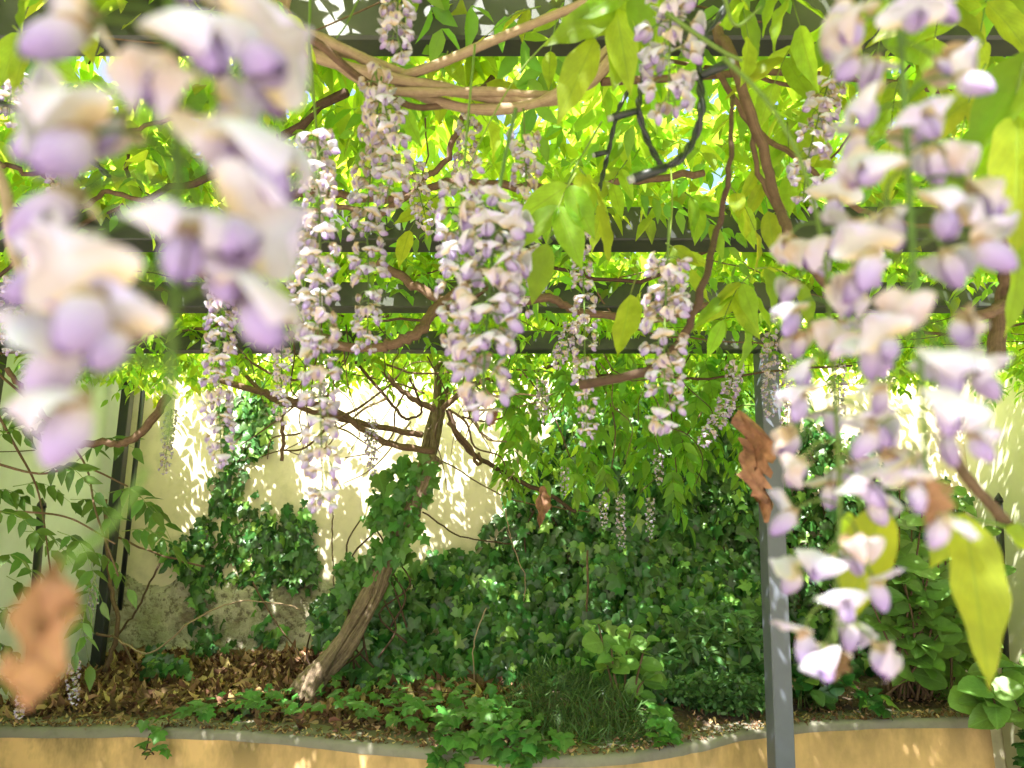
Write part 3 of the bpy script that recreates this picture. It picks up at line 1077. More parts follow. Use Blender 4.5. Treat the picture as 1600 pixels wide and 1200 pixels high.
# big lime leaflets of the overhead vine, base px, tip px, depth, pairs, leaflet size
near_leaves = [
    ((1010, -30), (930, 60), .62, 2, .075), ((1040, -40), (985, 40), .66, 2, .07),
    ((845, 10), (760, 55), .95, 1, .075), ((700, 80), (690, 120), 1.0, 1, .07), ((880, 5), (860, 80), .95, 1, .06),
    ((700, 130), (760, 190), 1.05, 1, .095), ((640, 160), (600, 200), 1.1, 1, .09), ((720, 150), (760, 130), 1.1, 1, .07),
    ((900, 270), (855, 380), .78, 2, .075), ((905, 262), (935, 320), .8, 2, .07), ((1000, 430), (985, 460), .80, 0, .085),
    ((1170, 430), (1130, 500), .95, 2, .065), ((1180, 420), (1240, 440), .9, 1, .075), ((1160, 440), (1165, 500), .98, 1, .075),
    ((1040, 380), (1080, 420), 1.1, 2, .06), ((980, 250), (940, 330), 1.2, 2, .07), ((1180, 250), (1200, 330), 1.1, 2, .075),
    ((1140, 290), (1180, 360), 1.05, 2, .07), ((1250, 60), (1210, 130), .9, 2, .085), ((1320, 10), (1300, 90), .85, 2, .085),
    ((1400, -40), (1370, 90), .8, 2, .085), ((1490, -30), (1460, 60), .75, 2, .08), ((1560, -40), (1530, 60), .75, 2, .085),
    ((1330, 110), (1280, 190), 1.0, 2, .085), ((1230, 190), (1235, 270), 1.05, 2, .075), ((1410, 110), (1390, 220), 1.0, 2, .09),
    ((1150, -20), (1170, 60), .8, 2, .07), ((1220, -40), (1250, 40), .8, 2, .08), ((1440, 30), (1470, 130), .95, 2, .09),
    ((40, -20), (110, 20), .62, 1, .07), ((20, 40), (60, 100), .7, 2, .065), ((400, -20), (450, 20), .75, 1, .07),
    ((370, 40), (430, 60), .9, 2, .07), ((690, 300), (640, 360), 1.4, 2, .07), ((330, 380), (420, 440), 1.3, 2, .08),
    ((1070, 300), (1110, 350), 1.2, 2, .07), ((880, 60), (940, 130), 1.3, 2, .07), ((640, 60), (600, 130), 1.4, 2, .07),
    ((1540, 100), (1500, 220), .62, 2, .09), ((1600, 250), (1590, 330), .5, 1, .085),
]
for bpx, tpx, Y, npair, size in near_leaves:
    compound_leaf(wis, P(*bpx, Y), P(*tpx, Y + random.uniform(-.03, .05)), npair, size, 'young', 'young', 0.12, .75, face=TOCAM + rng.normal(0, .35, 3))

# green leafy curtain hanging in front of the ivy
cur = thing('wisteria_shoot', P(960, 560, 3.6), 'bright green wisteria foliage hanging in front of the ivy beside the steel post', 'foliage')
for (x, y) in [(820, 570), (870, 590), (930, 600), (980, 620), (1040, 600), (1090, 620), (1140, 600), (850, 640), (900, 660), (960, 680), (1010, 690), (1060, 680), (1110, 650),
               (800, 640), (820, 690), (870, 720), (940, 730), (1000, 740), (1050, 740), (1090, 570), (980, 560), (900, 550), (1150, 560), (780, 610), (1040, 780)]:
    x += random.uniform(-15, 15)
    Y = random.uniform(3.45, 4.1)
    B = P(x, y - 10, Y)
    a = random.uniform(0, 2 * math.pi)
    T = B + np.array([math.cos(a) * .12, math.sin(a) * .1 - .04, -random.uniform(.10, .24)])
    compound_leaf(cur, B, T, 4, .095, 'hanging', 'hanging', 0.2, .7, face=np.array([0, -.7, .7]) + rng.normal(0, .3, 3), hi=False)
for pts in ([(800, 560), (860, 640), (900, 740)], [(920, 545), (960, 660), (950, 770)], [(1040, 550), (1050, 660), (1060, 770)], [(1140, 545), (1110, 620), (1060, 700)]):
    stem([(x, y, 3.75) for x, y in pts], .005, .003, 'bark_brown', 'stem', cur)
Bx = [P(random.uniform(770, 1170), random.uniform(545, 720), random.uniform(3.6, 4.4)) for _ in range(150)]
Bx = np.array([q for q in Bx])
a = rng.uniform(0, 2 * math.pi, len(Bx))
Mx = compound_batch(Bx, np.stack([np.cos(a), np.sin(a) * .7, -0.9 + 0 * a], 1), rng.uniform(.14, .24, len(Bx)), 4, .085, .2)
batch('foliage_mass', T_W_LO, Mx, MT['hanging'], cur)['kind'] = 'stuff'

# shoots crossing the white wall on the left
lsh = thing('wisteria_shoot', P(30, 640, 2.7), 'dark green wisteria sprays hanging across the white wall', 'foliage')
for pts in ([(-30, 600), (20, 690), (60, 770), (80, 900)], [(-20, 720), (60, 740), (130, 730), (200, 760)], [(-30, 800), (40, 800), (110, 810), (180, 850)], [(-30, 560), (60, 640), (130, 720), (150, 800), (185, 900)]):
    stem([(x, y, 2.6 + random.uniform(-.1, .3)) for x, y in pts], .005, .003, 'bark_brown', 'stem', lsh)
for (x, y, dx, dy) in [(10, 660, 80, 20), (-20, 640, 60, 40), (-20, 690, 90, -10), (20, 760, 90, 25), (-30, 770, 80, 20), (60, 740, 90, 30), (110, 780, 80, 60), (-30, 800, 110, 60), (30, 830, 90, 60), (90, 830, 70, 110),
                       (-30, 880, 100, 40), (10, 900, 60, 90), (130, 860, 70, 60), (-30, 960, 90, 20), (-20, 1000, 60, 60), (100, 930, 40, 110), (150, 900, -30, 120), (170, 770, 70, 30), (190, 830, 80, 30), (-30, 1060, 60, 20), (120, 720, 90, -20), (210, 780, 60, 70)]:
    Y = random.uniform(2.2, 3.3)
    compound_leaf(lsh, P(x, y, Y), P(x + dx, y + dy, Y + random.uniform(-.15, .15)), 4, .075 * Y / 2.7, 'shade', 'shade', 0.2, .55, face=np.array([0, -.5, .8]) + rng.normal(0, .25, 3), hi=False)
b = MB()
w0, w1 = P(-30, 706, 3.4), P(100, 700, 4.3)
b.tube(spline([w0, (w0 * 2 + w1) / 3 - [0, 0, .006], (w0 + w1 * 2) / 3 - [0, 0, .004], w1], 6), .0028, 5)
o = b.build('wire', MT['twig_dark'], None, True, w0)
tag(o, 'thin dark wire strung along the white wall', 'wire')

# near shoot at the right edge with big yellow leaflets, out of focus
rsh = thing('wisteria_shoot', P(1590, 820, .42), 'brown twig with large drooping yellow green leaves in front of the hydrangea', 'foliage')
stem([(1640, 865, .42), (1585, 828, .42), (1545, 785, .42), (1505, 738, .42), (1480, 690, .43)], .0034, .003, 'bark_brown', 'twig', rsh, 8)
stem([(1588, 828, .42), (1540, 815, .41), (1480, 805, .40), (1400, 792, .38)], .0012, .0009, 'green_shoot', 'leaf_stalk', rsh)


def leaf_px(parent, bpx, tpx, Yb, Yt, mat, key, t, face, wide=1.0):
    A, B = P(*bpx, Yb), P(*tpx, Yt)
    s = np.linalg.norm(B - A)
    M = frames(A[None], (B - A)[None], np.asarray(face, float)[None], s)[0]
    M[:3, 0] *= wide
    return single('leaf', shared((key, t, 'px'), 'leaf', T_W_HI[t], MT[mat]), M, parent)


leaf_px(rsh, (1505, 800), (1556, 1082), .40, .38, 'young', 'young', 2, (0.1, -1, .1), .84)
leaf_px(rsh, (1500, 802), (1452, 890), .40, .41, 'young', 'young', 0, (-.5, -1, .2), 1.25)
leaf_px(rsh, (1570, 828), (1660, 880), .41, .42, 'young', 'young', 0, (.1, -1, .5), 1.2)
leaf_px(rsh, (1378, 790), (1318, 985), .37, .36, 'young', 'young', 0, (-.5, -1, .0), 1.0)
leaf_px(rsh, (1330, 800), (1312, 880), .40, .42, 'young', 'young', 1, (-.8, -.6, .0), .9)
rs2 = thing('wisteria_shoot', P(1600, 100, .42), 'large lime leaves at the outer end of the pergola beside the lilac racemes', 'foliage')
stem([(1650, 60, .42), (1610, 80, .42), (1590, 140, .42), (1580, 210, .42)], .0016, .001, 'green_shoot', 'leaf_stalk', rs2)
leaf_px(rs2, (1620, 80), (1508, 235), .42, .42, 'young', 'young', 1, (-.3, -1, .5), 1.1)
leaf_px(rs2, (1590, 150), (1540, 330), .43, .44, 'young', 'young', 0, (-.3, -1, .3), 1.2)
leaf_px(rs2, (1590, 180), (1592, 400), .42, .41, 'young', 'young', 2, (.1, -1, .2), 1.0)
leaf_px(rs2, (1640, 200), (1625, 380), .42, .41, 'young', 'young', 2, (.3, -1, .2), 1.0)

# ================================================================== FLOWERS
def ribbon(fun, nu, nv, two=False):
    """param surface fun(u in -1..1, v in 0..1) -> xyz"""
    v, uv = [], []
    for j in range(nv + 1):
        for i in range(nu + 1):
            q = fun(-1 + 2 * i / nu, j / nv)
            v.append(q)
            uv.append((i / nu, j / nv))
    f = [(j * (nu + 1) + i, j * (nu + 1) + i + 1, (j + 1) * (nu + 1) + i + 1, (j + 1) * (nu + 1) + i) for j in range(nv) for i in range(nu)]
    return np.array(v), f, np.array(uv)


MMU = 0.001


def banner_fun(back=0.6, crump=0.0, seed=0, wide=1.0):
    q = random.Random(seed)
    ph = q.uniform(0, 6)

    def f(u, v):
        w = 14.0 * wide * (math.sin(math.pi * min(1, 0.10 + 0.87 * v ** 0.85)) ** 0.6)
        x0, z0 = 19.0, -1.0
        L = 16.5 * v
        ang = R(48) - back * v * 1.5               # starts up and out, rolls back
        ox = x0 + L * math.cos(ang) * 0.85
        oz = z0 + L * math.sin(ang) * 0.95 + 2.0 * v
        y = u * w
        notch = 2.0 * v * max(0, 1 - abs(u) * 2.5)
        ox -= notch
        # sides sweep back and droop
        ox -= 3.5 * u * u * v
        oz -= 4.0 * u * u * (0.35 + v)
        oz += 0.7 * math.sin(6.5 * u + ph * 2) * v
        ox += 0.6 * math.sin(8 * u + ph) * v
        oz += crump * math.sin(5 * u + ph + 6 * v) * 2.2 + crump * math.cos(9 * v + ph) * 1.5
        ox += crump * math.sin(7 * v + 3 * u + ph) * 2.0
        return (ox * MMU, y * MMU, oz * MMU)
    return f


def wing_fun(sg, spread=1.0, ln=13.5):
    def f(u, v):
        # convex half shell hanging forward and down
        a = R(-52)
        prof = math.sin(math.pi * (0.06 + 0.90 * v ** 0.9)) ** 0.7
        hgt = 4.7 * prof * u
        bul = 3.8 * prof * (1 - u * u) ** 0.8 + 0.5
        L = ln * v
        x = 19.5 + L * math.cos(a) - hgt * math.sin(a) + 1.5 * v
        z = -2.0 + L * math.sin(a) + hgt * math.cos(a)
        return (x * MMU, sg * bul * spread * MMU, z * MMU)
    return f


def pedicel_parts(sides=5):
    b = MB()
    p = spline([(0, 0, 0), (.007, 0, .0035), (.014, 0, .0025), (.0185, 0, -.001)], 3)
    b.tube(p, np.linspace(.0006, .0008, len(p)), sides)
    p2 = [(.0175, 0, -.0002), (.0190, 0, -.0014), (.0215, 0, -.0026), (.0235, 0, -.0036)]
    b2 = MB()
    b2.tube(p2, [.0008, .0024, .0031, .0027], sides + 2, m=1)
    v = np.array(b.v + b2.v)
    f = b.f + [tuple(i + len(b.v) for i in q) for q in b2.f]
    return v, f, np.array(b.uv + b2.uv), [0] * len(b.f) + [1] * len(b2.f)


def combine(parts):
    v, f, uv, m = [], [], [], []
    for (pv, pf, puv, pm) in parts:
        o = sum(len(x) for x in v)
        v.append(pv)
        uv.append(puv)
        f += [tuple(i + o for i in q) for q in pf]
        m += list(pm) if isinstance(pm, (list, tuple)) else [pm] * len(pf)
    return np.vstack(v), f, np.vstack(uv), m


FM = [MT['raceme_stem'], MT['calyx'], MT['banner'], MT['wing'], MT['keel'], MT['banner_old']]
PED = pedicel_parts()


def flower_mesh(kind, seed, res):
    nu, nv = res
    if kind == 'fresh':
        bn = ribbon(banner_fun(0.25 + 0.25 * (seed % 3), 0.18, seed), nu, nv)
        wg = [ribbon(wing_fun(s, 1.0 + 0.12 * (seed % 2)), max(3, nu - 2), nv) for s in (-1, 1)]
        return combine([PED, (*bn, 2)] + [(*w, 3) for w in wg])
    bn = ribbon(banner_fun(1.25, 0.8, seed, 0.72), nu, nv)
    wg = [ribbon(wing_fun(s, 0.55, 11.5), max(3, nu - 2), nv) for s in (-1, 1)]
    return combine([PED, (*bn, 5)] + [(*w, 3) for w in wg])


FL_MID = [flower_mesh('fresh', i, (6, 5)) for i in range(4)] + [flower_mesh('old', i, (6, 5)) for i in range(3)]
FL_LO = [flower_mesh('fresh', 1, (3, 3)), flower_mesh('old', 2, (3, 3))]
N_FRESH = 4


def flower_frame(O, az, elev, roll, s):
    """local +X outward at azimuth az (0 right, 90 away from the viewer), +Z up"""
    m = Matrix.Translation(Vector(O)) @ Matrix.Rotation(az, 4, 'Z') @ Matrix.Rotation(-elev, 4, 'Y') @ Matrix.Rotation(roll, 4, 'X')
    return m @ Matrix.Scale(s, 4)


def near_flower(parent, M, old, k):
    fl = single('flower', shared(('ped',), 'flower', PED[:3], FM, PED[3]), M, parent)
    key = ('bn', old, k % 4)
    t = ribbon(banner_fun(0.95 if old else 0.12 + 0.22 * (k % 4), 0.75 if old else 0.22, k % 4, 0.8 if old else 1.0), 12, 10)
    single('banner', shared(key, 'banner', t, MT['banner_old'] if old else MT['banner']), M, fl)
    for sg in (-1, 1):
        t = ribbon(wing_fun(sg, 0.65 if old else 1.0 + 0.15 * (k % 2), 11.5 if old else 13.5), 8, 9)
        single('wing', shared(('wg', old, sg, k % 2), 'wing', t, MT['wing']), M, fl)
    t = ribbon(wing_fun(1, 0.0, 13.0), 4, 6)
    single('keel', shared(('kl',), 'keel', t, MT['keel']), M, fl)
    return fl


def raceme(label, px, mode, n, size=1.0, start=0.2, old_top=0.55, bias=None, stem_r=.0011, explicit=None, tip_bud=False, group=None, taper=0.25):
    pts = spline(pix(px), 10)
    root = thing('wisteria_raceme', pts[0], label, 'flower', group)
    b = MB()
    b.tube(pts, np.linspace(stem_r * 1.25, stem_r * .7, len(pts)), 7 if mode != 'far' else 4)
    b.build('flower_stalk', MT['raceme_stem'], root)
    seg = np.concatenate([[0], np.cumsum(np.linalg.norm(np.diff(pts, axis=0), axis=1))])
    seg /= seg[-1]
    Ms, kinds = [], []
    rows = explicit
    if rows is None:
        rows = []
        ga = random.uniform(0, 6.28)
        for i in range(n):
            t = start + (1 - start) * (i + random.uniform(-.3, .3)) / max(1, n - 1)
            ga += 2.39996
            az = ga + random.gauss(0, .3)
            s = size * random.uniform(.86, 1.12) * (1.0 - taper * max(0, (t - .72) / .28))
            rows.append((min(1, max(start * .8, t)), az, random.gauss(-.15, .28) - .5 * max(0, (t - .85) / .15), s, random.random() < old_top * (1 - t) + .12))
    for i, (t, az, el, s, old) in enumerate(rows):
        O = np.array([np.interp(t, seg, pts[:, c]) for c in range(3)])
        M = flower_frame(O, az, el, random.gauss(0, .28), s)
        if mode == 'near':
            near_flower(root, M, old, i)
        elif mode == 'mid':
            k = (N_FRESH + i % 3) if old else i % N_FRESH
            single('flower', shared(('mid', k), 'flower', FL_MID[k][:3], FM, FL_MID[k][3]), M, root)
        else:
            Ms.append(np.array(M))
            kinds.append(old)
    if mode == 'far':
        Ms, kinds = np.array(Ms), np.array(kinds)
        for o_ in (False, True):
            if (kinds == o_).any():
                T = FL_LO[1 if o_ else 0]
                q = batch('faded_flower_mass' if o_ else 'flower_mass', T[:3], Ms[kinds == o_], FM, root, T[3])
                q['kind'] = 'stuff'
    if tip_bud:
        d = nrm(pts[-1] - pts[-3])
        M = frames(pts[-1][None], d[None], np.array([[0.3, -1, 0]]), tip_bud)[0]
        single('withered_tip', shared(('tip',), 'withered_tip', crumple_leaf(5, .34), MT['dry']), M, root)
    return root


def crumple_leaf(seed, ar=0.3, amt=0.06, wf=None):
    q = np.random.default_rng(seed)
    v, f, uv = leaf_grid(wf or w_ovate, np.linspace(0, 1, 22), ar, 0.9, 0.1, 0.05, 4)
    v = v.copy()
    for k in range(4):
        a, ph = q.normal(0, 14, 3), q.uniform(0, 6)
        v += np.outer(np.sin(v @ a + ph), q.normal(0, amt * .4, 3))
    v += np.outer(np.sin(v[:, 0] * 60 + v[:, 1] * 31 + seed), [.3, .1, 1]) * amt * .22
    v[:, 0] *= 1 + 0.14 * np.sin(v[:, 1] * 13 + seed)
    return v, f, uv


D0, D90, D180, D270 = 0.0, R(90), R(180), R(270)
yy = lambda y: (y + 110) / 800.0     # R1 axis runs from y=-110 to 690
R1 = [(yy(y), R(a), e, s, o) for y, a, e, s, o in [
    (-60, 260, 0, 1, 0), (-30, 200, .1, 1, 1), (-20, 330, 0, 1, 0), (30, 350, -.1, 1, 1), (20, 240, 0, .95, 0), (60, 180, .2, 1.05, 0), (90, 20, -.1, 1, 1),
    (110, 310, -.2, 1, 0), (105, 215, 0, 1.05, 0), (150, 345, .1, 1.15, 0), (170, 285, -.3, .95, 1), (185, 160, 0, .9, 1), (235, 320, -.3, 1, 1), (255, 195, .1, 1.1, 0),
    (290, 235, -.1, 1.1, 0), (300, 335, 0, 1.15, 0), (345, 185, .05, 1.2, 0), (330, 90, 0, 1, 0), (400, 225, -.4, 1.05, 0), (440, 140, -.2, 1, 1), (470, 200, .05, 1.05, 0),
    (395, 335, -.15, 1.1, 0), (415, 300, -.2, 1.0, 0), (505, 345, 0, 1.0, 0), (500, 250, -.2, 1.1, 0), (545, 190, -.1, 1.1, 0), (590, 215, -.45, 1.0, 0)]]
R1 = [(t, a, e, q * 1.0, o) for t, a, e, q, o in R1] + [(min(.97, t + .025), a + random.choice((1.2, -1.3, 2.2)), e + .1, q * .74, i % 3 == 0) for i, (t, a, e, q, o) in enumerate(R1) if i % 5 == 0]
raceme('huge blurred lilac and white raceme close up against the beams', [(258, -110, .165), (272, 100, .165), (278, 300, .163), (272, 480, .162), (262, 690, .162)], 'near', 0, explicit=R1, stem_r=.0013)
raceme('loose white and purple raceme beside the large lime leaves', [(1395, -70, .245), (1408, 80, .245), (1418, 250, .243), (1430, 450, .24), (1442, 640, .24), (1448, 745, .24)], 'near', 42, .94, .02, .35, tip_bud=.016, stem_r=.0011)
raceme('long raceme hanging right beside the blue grey post with a dry brown tip', [(1130, 90, .38), (1200, 160, .36), (1254, 260, .35), (1288, 400, .34), (1300, 560, .335), (1312, 760, .33), (1306, 920, .33), (1304, 1012, .33)], 'near', 40, .96, .36, .35, tip_bud=.014, stem_r=.0011, taper=.08)
raceme('dense pink white raceme hanging under the twisted stem knot', [(806, 170, .57), (790, 240, .565), (774, 340, .56), (766, 440, .56), (758, 540, .56), (755, 622, .56)], 'near', 54, 1.0, .34, .5, stem_r=.0015)

mid = [
    ('raceme close behind the dense pink white raceme, on a slender stalk', [(742, 70, .72), (730, 200, .70), (720, 330, .69), (716, 460, .68), (712, 560, .68)], 34, .95, .45, .5),
    ('short crowded raceme beside the dense pink white one, against the beam', [(818, 170, .85), (822, 280, .85), (818, 390, .85), (812, 480, .85)], 42, .85, .12, .7),
    ('long slender raceme with bare green stalk in front of the cream wall', [(484, 70, .74), (496, 230, .73), (500, 400, .72), (500, 600, .71), (505, 780, .71)], 62, .92, .22, .55),
    ('faded raceme in front of the second beam, between two long racemes', [(596, 120, .86), (584, 220, .86), (574, 340, .86), (576, 440, .86), (574, 535, .86)], 54, .95, .03, .75),
    ('full raceme with tan withered flowers under the braided stems', [(585, 110, .80), (605, 180, .80), (612, 250, .80), (605, 310, .80)], 26, 1.05, .0, .7),
    ('pale raceme hanging over the dark ivy patch on the wall', [(350, 420, 1.0), (344, 500, 1.0), (342, 610, 1.0), (346, 712, 1.0)], 52, .92, .05, .45),
    ('narrow raceme crossing the dark curved twig', [(905, 350, 1.05), (912, 450, 1.05), (914, 560, 1.04), (917, 680, 1.04)], 44, .8, .02, .3),
    ('loose cream raceme near the lower end of the dark curved twig', [(1046, 340, .72), (1042, 430, .72), (1038, 540, .72), (1040, 655, .72)], 30, .95, .2, .6),
    ('white raceme hanging beside the black cable loops', [(1050, -60, .56), (1048, 20, .56), (1046, 90, .56), (1045, 160, .56)], 24, 1.05, .05, .35),
    ('short raceme hanging in front of the big dark overhead beam', [(628, -110, .72), (624, -30, .72), (620, 40, .72), (625, 76, .72)], 26, 1.0, .05, .2),
    ('small faded raceme above the second beam beside a woody stem', [(645, 250, 1.3), (655, 300, 1.3), (668, 352, 1.3)], 20, .95, .0, .7),
    ('shaded purple raceme behind the loose white and purple one', [(1300, 110, .85), (1280, 180, .84), (1262, 250, .84), (1255, 310, .84)], 26, .95, .05, .3),
    ('raceme hanging behind the huge blurred raceme, among tangled twigs', [(92, 170, 1.0), (96, 230, 1.0), (94, 320, 1.0)], 26, .95, .05, .6),
    ('purple raceme close beside the thin black cable', [(14, 70, .85), (18, 120, .85), (14, 180, .85)], 16, .95, .0, .4),
    ('small raceme hanging above the white wall from the third beam', [(22, 430, 1.4), (20, 480, 1.4), (18, 545, 1.4)], 24, .9, .0, .3),
    ('faint raceme behind the braided stems, near the thin tan stem', [(735, 165, 1.15), (730, 220, 1.15), (722, 285, 1.15)], 22, .9, .0, .6),
    ('short dull raceme beside the long slender raceme', [(440, 530, 1.35), (440, 590, 1.35), (438, 650, 1.35)], 24, .8, .0, .6),
    ('dangling raceme high beside the long slender stalk, over the stem tangle', [(500, 215, .95), (503, 260, .95), (500, 305, .95)], 16, .95, .0, .6),
    ('raceme behind the long slender one, touching the second beam', [(478, 330, .9), (474, 420, .9), (478, 520, .9)], 26, .9, .0, .6),
    ('thin raceme half hidden behind the huge blurred one', [(128, 480, 1.5), (126, 560, 1.5)], 14, .9, .0, .4),
    ('few flowered raceme above the lime leaf cluster', [(1040, 400, .95), (1048, 440, .95), (1046, 480, .95)], 14, .9, .0, .6),
]
for lb, px, n, s, st, old in mid:
    raceme(lb, px, 'mid', int(n * 1.6), s * .87, st, old, taper=.22)
far = [
    ('small lilac raceme tilted against the leafy curtain by the post', [(1148, 560), (1140, 620), (1122, 655), (1098, 690)], 2.1, 70, 1.0),
    ('small white raceme hanging in front of the post head', [(1203, 515), (1201, 580), (1203, 645)], 2.4, 60, .95),
    ('small pale raceme just beside the post in front of the cream wall', [(1228, 560), (1230, 640), (1232, 722)], 2.7, 60, .95),
    ('tiny raceme, shortest of three hanging before the dark ivy', [(942, 770), (944, 822)], 3.3, 26, .75),
    ('tiny raceme, longest of three hanging before the dark ivy', [(970, 770), (969, 800), (971, 852)], 3.3, 40, .8),
    ('tiny raceme nearest the post of three before the dark ivy', [(1016, 775), (1015, 836)], 3.3, 30, .75),
    ('greyish raceme in front of the trunk head tangle', [(582, 650), (580, 690), (582, 735)], 3.2, 50, 1.05),
    ('dry looking raceme beside the third beam behind the leaf cluster', [(896, 500), (882, 535), (868, 568)], 1.9, 40, .9),
    ('lone white raceme hanging low over the leaf litter', [(118, 1030), (114, 1060), (117, 1096)], 3.4, 36, .95),
    ('small raceme hanging at the foot of the black stake', [(34, 1085), (30, 1118)], 3.3, 24, .9),
    ('thin grey raceme in front of the sunlit wall', [(268, 640), (262, 690), (256, 735)], 2.9, 44, .95),
    ('thin raceme in front of the leafy curtain', [(848, 590), (846, 655)], 2.8, 34, .9),
    ('tiny drooping raceme beside the leafy curtain edge', [(1028, 705), (1030, 752)], 3.3, 24, .8),
    ('tiny raceme on a whip in front of the ivy crest', [(882, 728), (882, 768)], 3.3, 22, .75),
    ('small raceme behind the long raceme beside the post', [(1312, 560), (1310, 610), (1312, 660)], 2.7, 40, .9),
    ('small dark raceme near the wall corner post', [(147, 910), (146, 950)], 4.0, 22, .9),
]
for lb, px, Y, n, s in far:
    raceme(lb, [(x, y, Y) for x, y in px], 'far', n, s, 0.02, .4, stem_r=.0014)

# dried leaves caught in the vine
def dried(px0, px1, Y, ar, seed, label, face=(0.3, -1, 0), name='dried_leaf', wf=None, amt=.10, mat='dry'):
    A, B = P(*px0, Y), P(*px1, Y)
    s = np.linalg.norm(B - A)
    M = frames(A[None], (B - A)[None], np.array([face], float), s)[0]
    o = single(name, shared(('dry', seed), 'dried_leaf', crumple_leaf(seed, ar, amt, wf), MT[mat]), M, None)
    return tag(o, label, 'dried leaf')


dried((1168, 655), (1192, 805), .8, .16, 21, 'crumpled brown leaf hanging beside the blue grey post', (-.3, -1, 0))
MT['dry_tan'] = leaf_mat('dried_leaf_tan', (0.38, 0.23, 0.12), (0.50, 0.30, 0.14), 0.4, 0.7, 0.2, 0.02, 0.1, 0.2, 6, None, 0, 1.2)
dried((92, 885), (52, 1098), .155, .165, 22, 'large blurred tan leaf in front of the white wall', wf=lambda t: math.sin(math.pi * t ** .6) ** .9 if 0 < t < 1 else 0.0, mat='dry_tan')
dried((848, 765), (844, 822), 2.4, .2, 23, 'small curled brown leaf hanging in front of the ivy crest')
dried((768, 640), (766, 668), 1.0, .3, 24, 'little pinkish brown leaf under the dense pink white raceme')
stem([(-40, 210, .3), (5, 290, .3), (18, 380, .3), (40, 450, .3), (62, 545, .3)], .0028, .0018, 'bark_tan', 'near_twig', wis, 8)
stem([(230, 730, .165), (190, 800, .165), (130, 860, .16), (88, 885, .157)], .0007, .001, 'green_shoot', 'near_stalk', wis, 8)

# green shoots hanging in the upper part
for px, Y, r in [([(1040, 20), (1120, 75), (1160, 95)], .5, .002), ([(905, 30), (860, 60), (800, 130), (735, 260), (720, 380)], .74, .0011), ([(485, -20), (484, 90), (500, 250)], .74, .0016), ([(1130, -10), (1150, 40), (1190, 10)], .5, .0016),
                 ([(1048, 250), (1050, 330), (1040, 420)], .95, .0014), ([(940, 190), (900, 260), (880, 300)], .85, .0014), ([(560, 0), (540, 40), (525, 60)], .8, .0012)]:
    stem([(x, y, Y) for x, y in px], r, r * .7, 'green_shoot', 'green_shoot')


# ------------------------------------------------------------------ string light cable
def cable(px, Y, label, stubs, r=.0026):
    p = spline([P(x, y, Y + (k % 2) * .01) for k, (x, y) in enumerate(px)], 16)
    t = thing('string_light_cable', p[0], label, 'cable')
    tg = nrm(np.gradient(p, axis=0))
    s1 = nrm(np.cross(tg, [0, 1.0, 0.1]))
    s2 = np.cross(s1, tg)
    Ls = np.concatenate([[0], np.cumsum(np.linalg.norm(np.diff(p, axis=0), axis=1))])
    for k in range(2):
        ph = Ls / .0055 * .8 + k * math.pi
        b = MB()
        b.tube(p + (np.cos(ph)[:, None] * s1 + np.sin(ph)[:, None] * s2) * r * .75, r, 7)
        b.build('cord', MT['rubber'], t)
    for (a, c) in stubs:
        A, B = P(*a, Y), P(*c, Y)
        b = MB()
        b.tube([A, A + (B - A) * .85], [r * 1.6, r * 2.0], 9)
        so = b.build('socket', MT['rubber'], t)
        b = MB()
        b.tube([A + (B - A) * .85, B], [r * 1.7, r * 1.5], 9)
        b.build('socket_rim', MT['metal_tip'], so)


cable([(1150, -40), (1128, 20), (1098, 55), (1092, 110), (1096, 170), (1085, 215), (1060, 250), (1030, 265)], .66, 'looped black twisted cable with empty lamp sockets among the lime leaves',
      [((1096, 118), (1145, 95)), ((1040, 262), (982, 282))])
cable([(1012, 80), (1003, 130), (998, 170), (1010, 215), (1032, 258)], .70, 'short black cable run behind the white raceme', [((1000, 172), (950, 186))], .0022)
cable([(992, 60), (985, 130), (965, 175), (950, 240), (935, 300)], .9, 'thin black cable hanging down past the braided stems', [((950, 237), (926, 243))], .0020)
cable([(-30, 150), (20, 168), (70, 195), (130, 240), (170, 275)], .8, 'thin black cable crossing tangled twigs behind the blurred raceme', [((112, 228), (121, 203))], .0022)
cable([(350, 430), (375, 470), (400, 500), (432, 535)], 1.6, 'black cable sagging beside the pale raceme', [], .0025)

# ================================================================== PLANTS IN THE BED
def inside(poly, x, y):
    c = False
    j = len(poly) - 1
    for i in range(len(poly)):
        (xi, yi), (xj, yj) = poly[i], poly[j]
        if (yi > y) != (yj > y) and x < (xj - xi) * (y - yi) / (yj - yi) + xi:
            c = not c
        j = i
    return c


def sample(poly, n):
    xs, ys = [q[0] for q in poly], [q[1] for q in poly]
    out = []
    while len(out) < n:
        x, y = random.uniform(min(xs), max(xs)), random.uniform(min(ys), max(ys))
        if inside(poly, x, y):
            out.append((x, y))
    return out


def leaf_field(pxs, depth, size, face, spread, down=1.0):
    """frames of leaves lying on a wall of foliage; depth(x,y) gives the front, leaves sit behind it"""
    O = np.array([P(x, y, depth(x, y)) for x, y in pxs])
    n = len(O)
    D = np.stack([rng.normal(0, .55, n), rng.normal(-.15, .25, n), -down + rng.normal(0, .35, n)], 1)
    Nn = np.asarray(face, float)[None] + rng.normal(0, spread, (n, 3))
    return frames(O, D, Nn, size * rng.uniform(.65, 1.2, n))


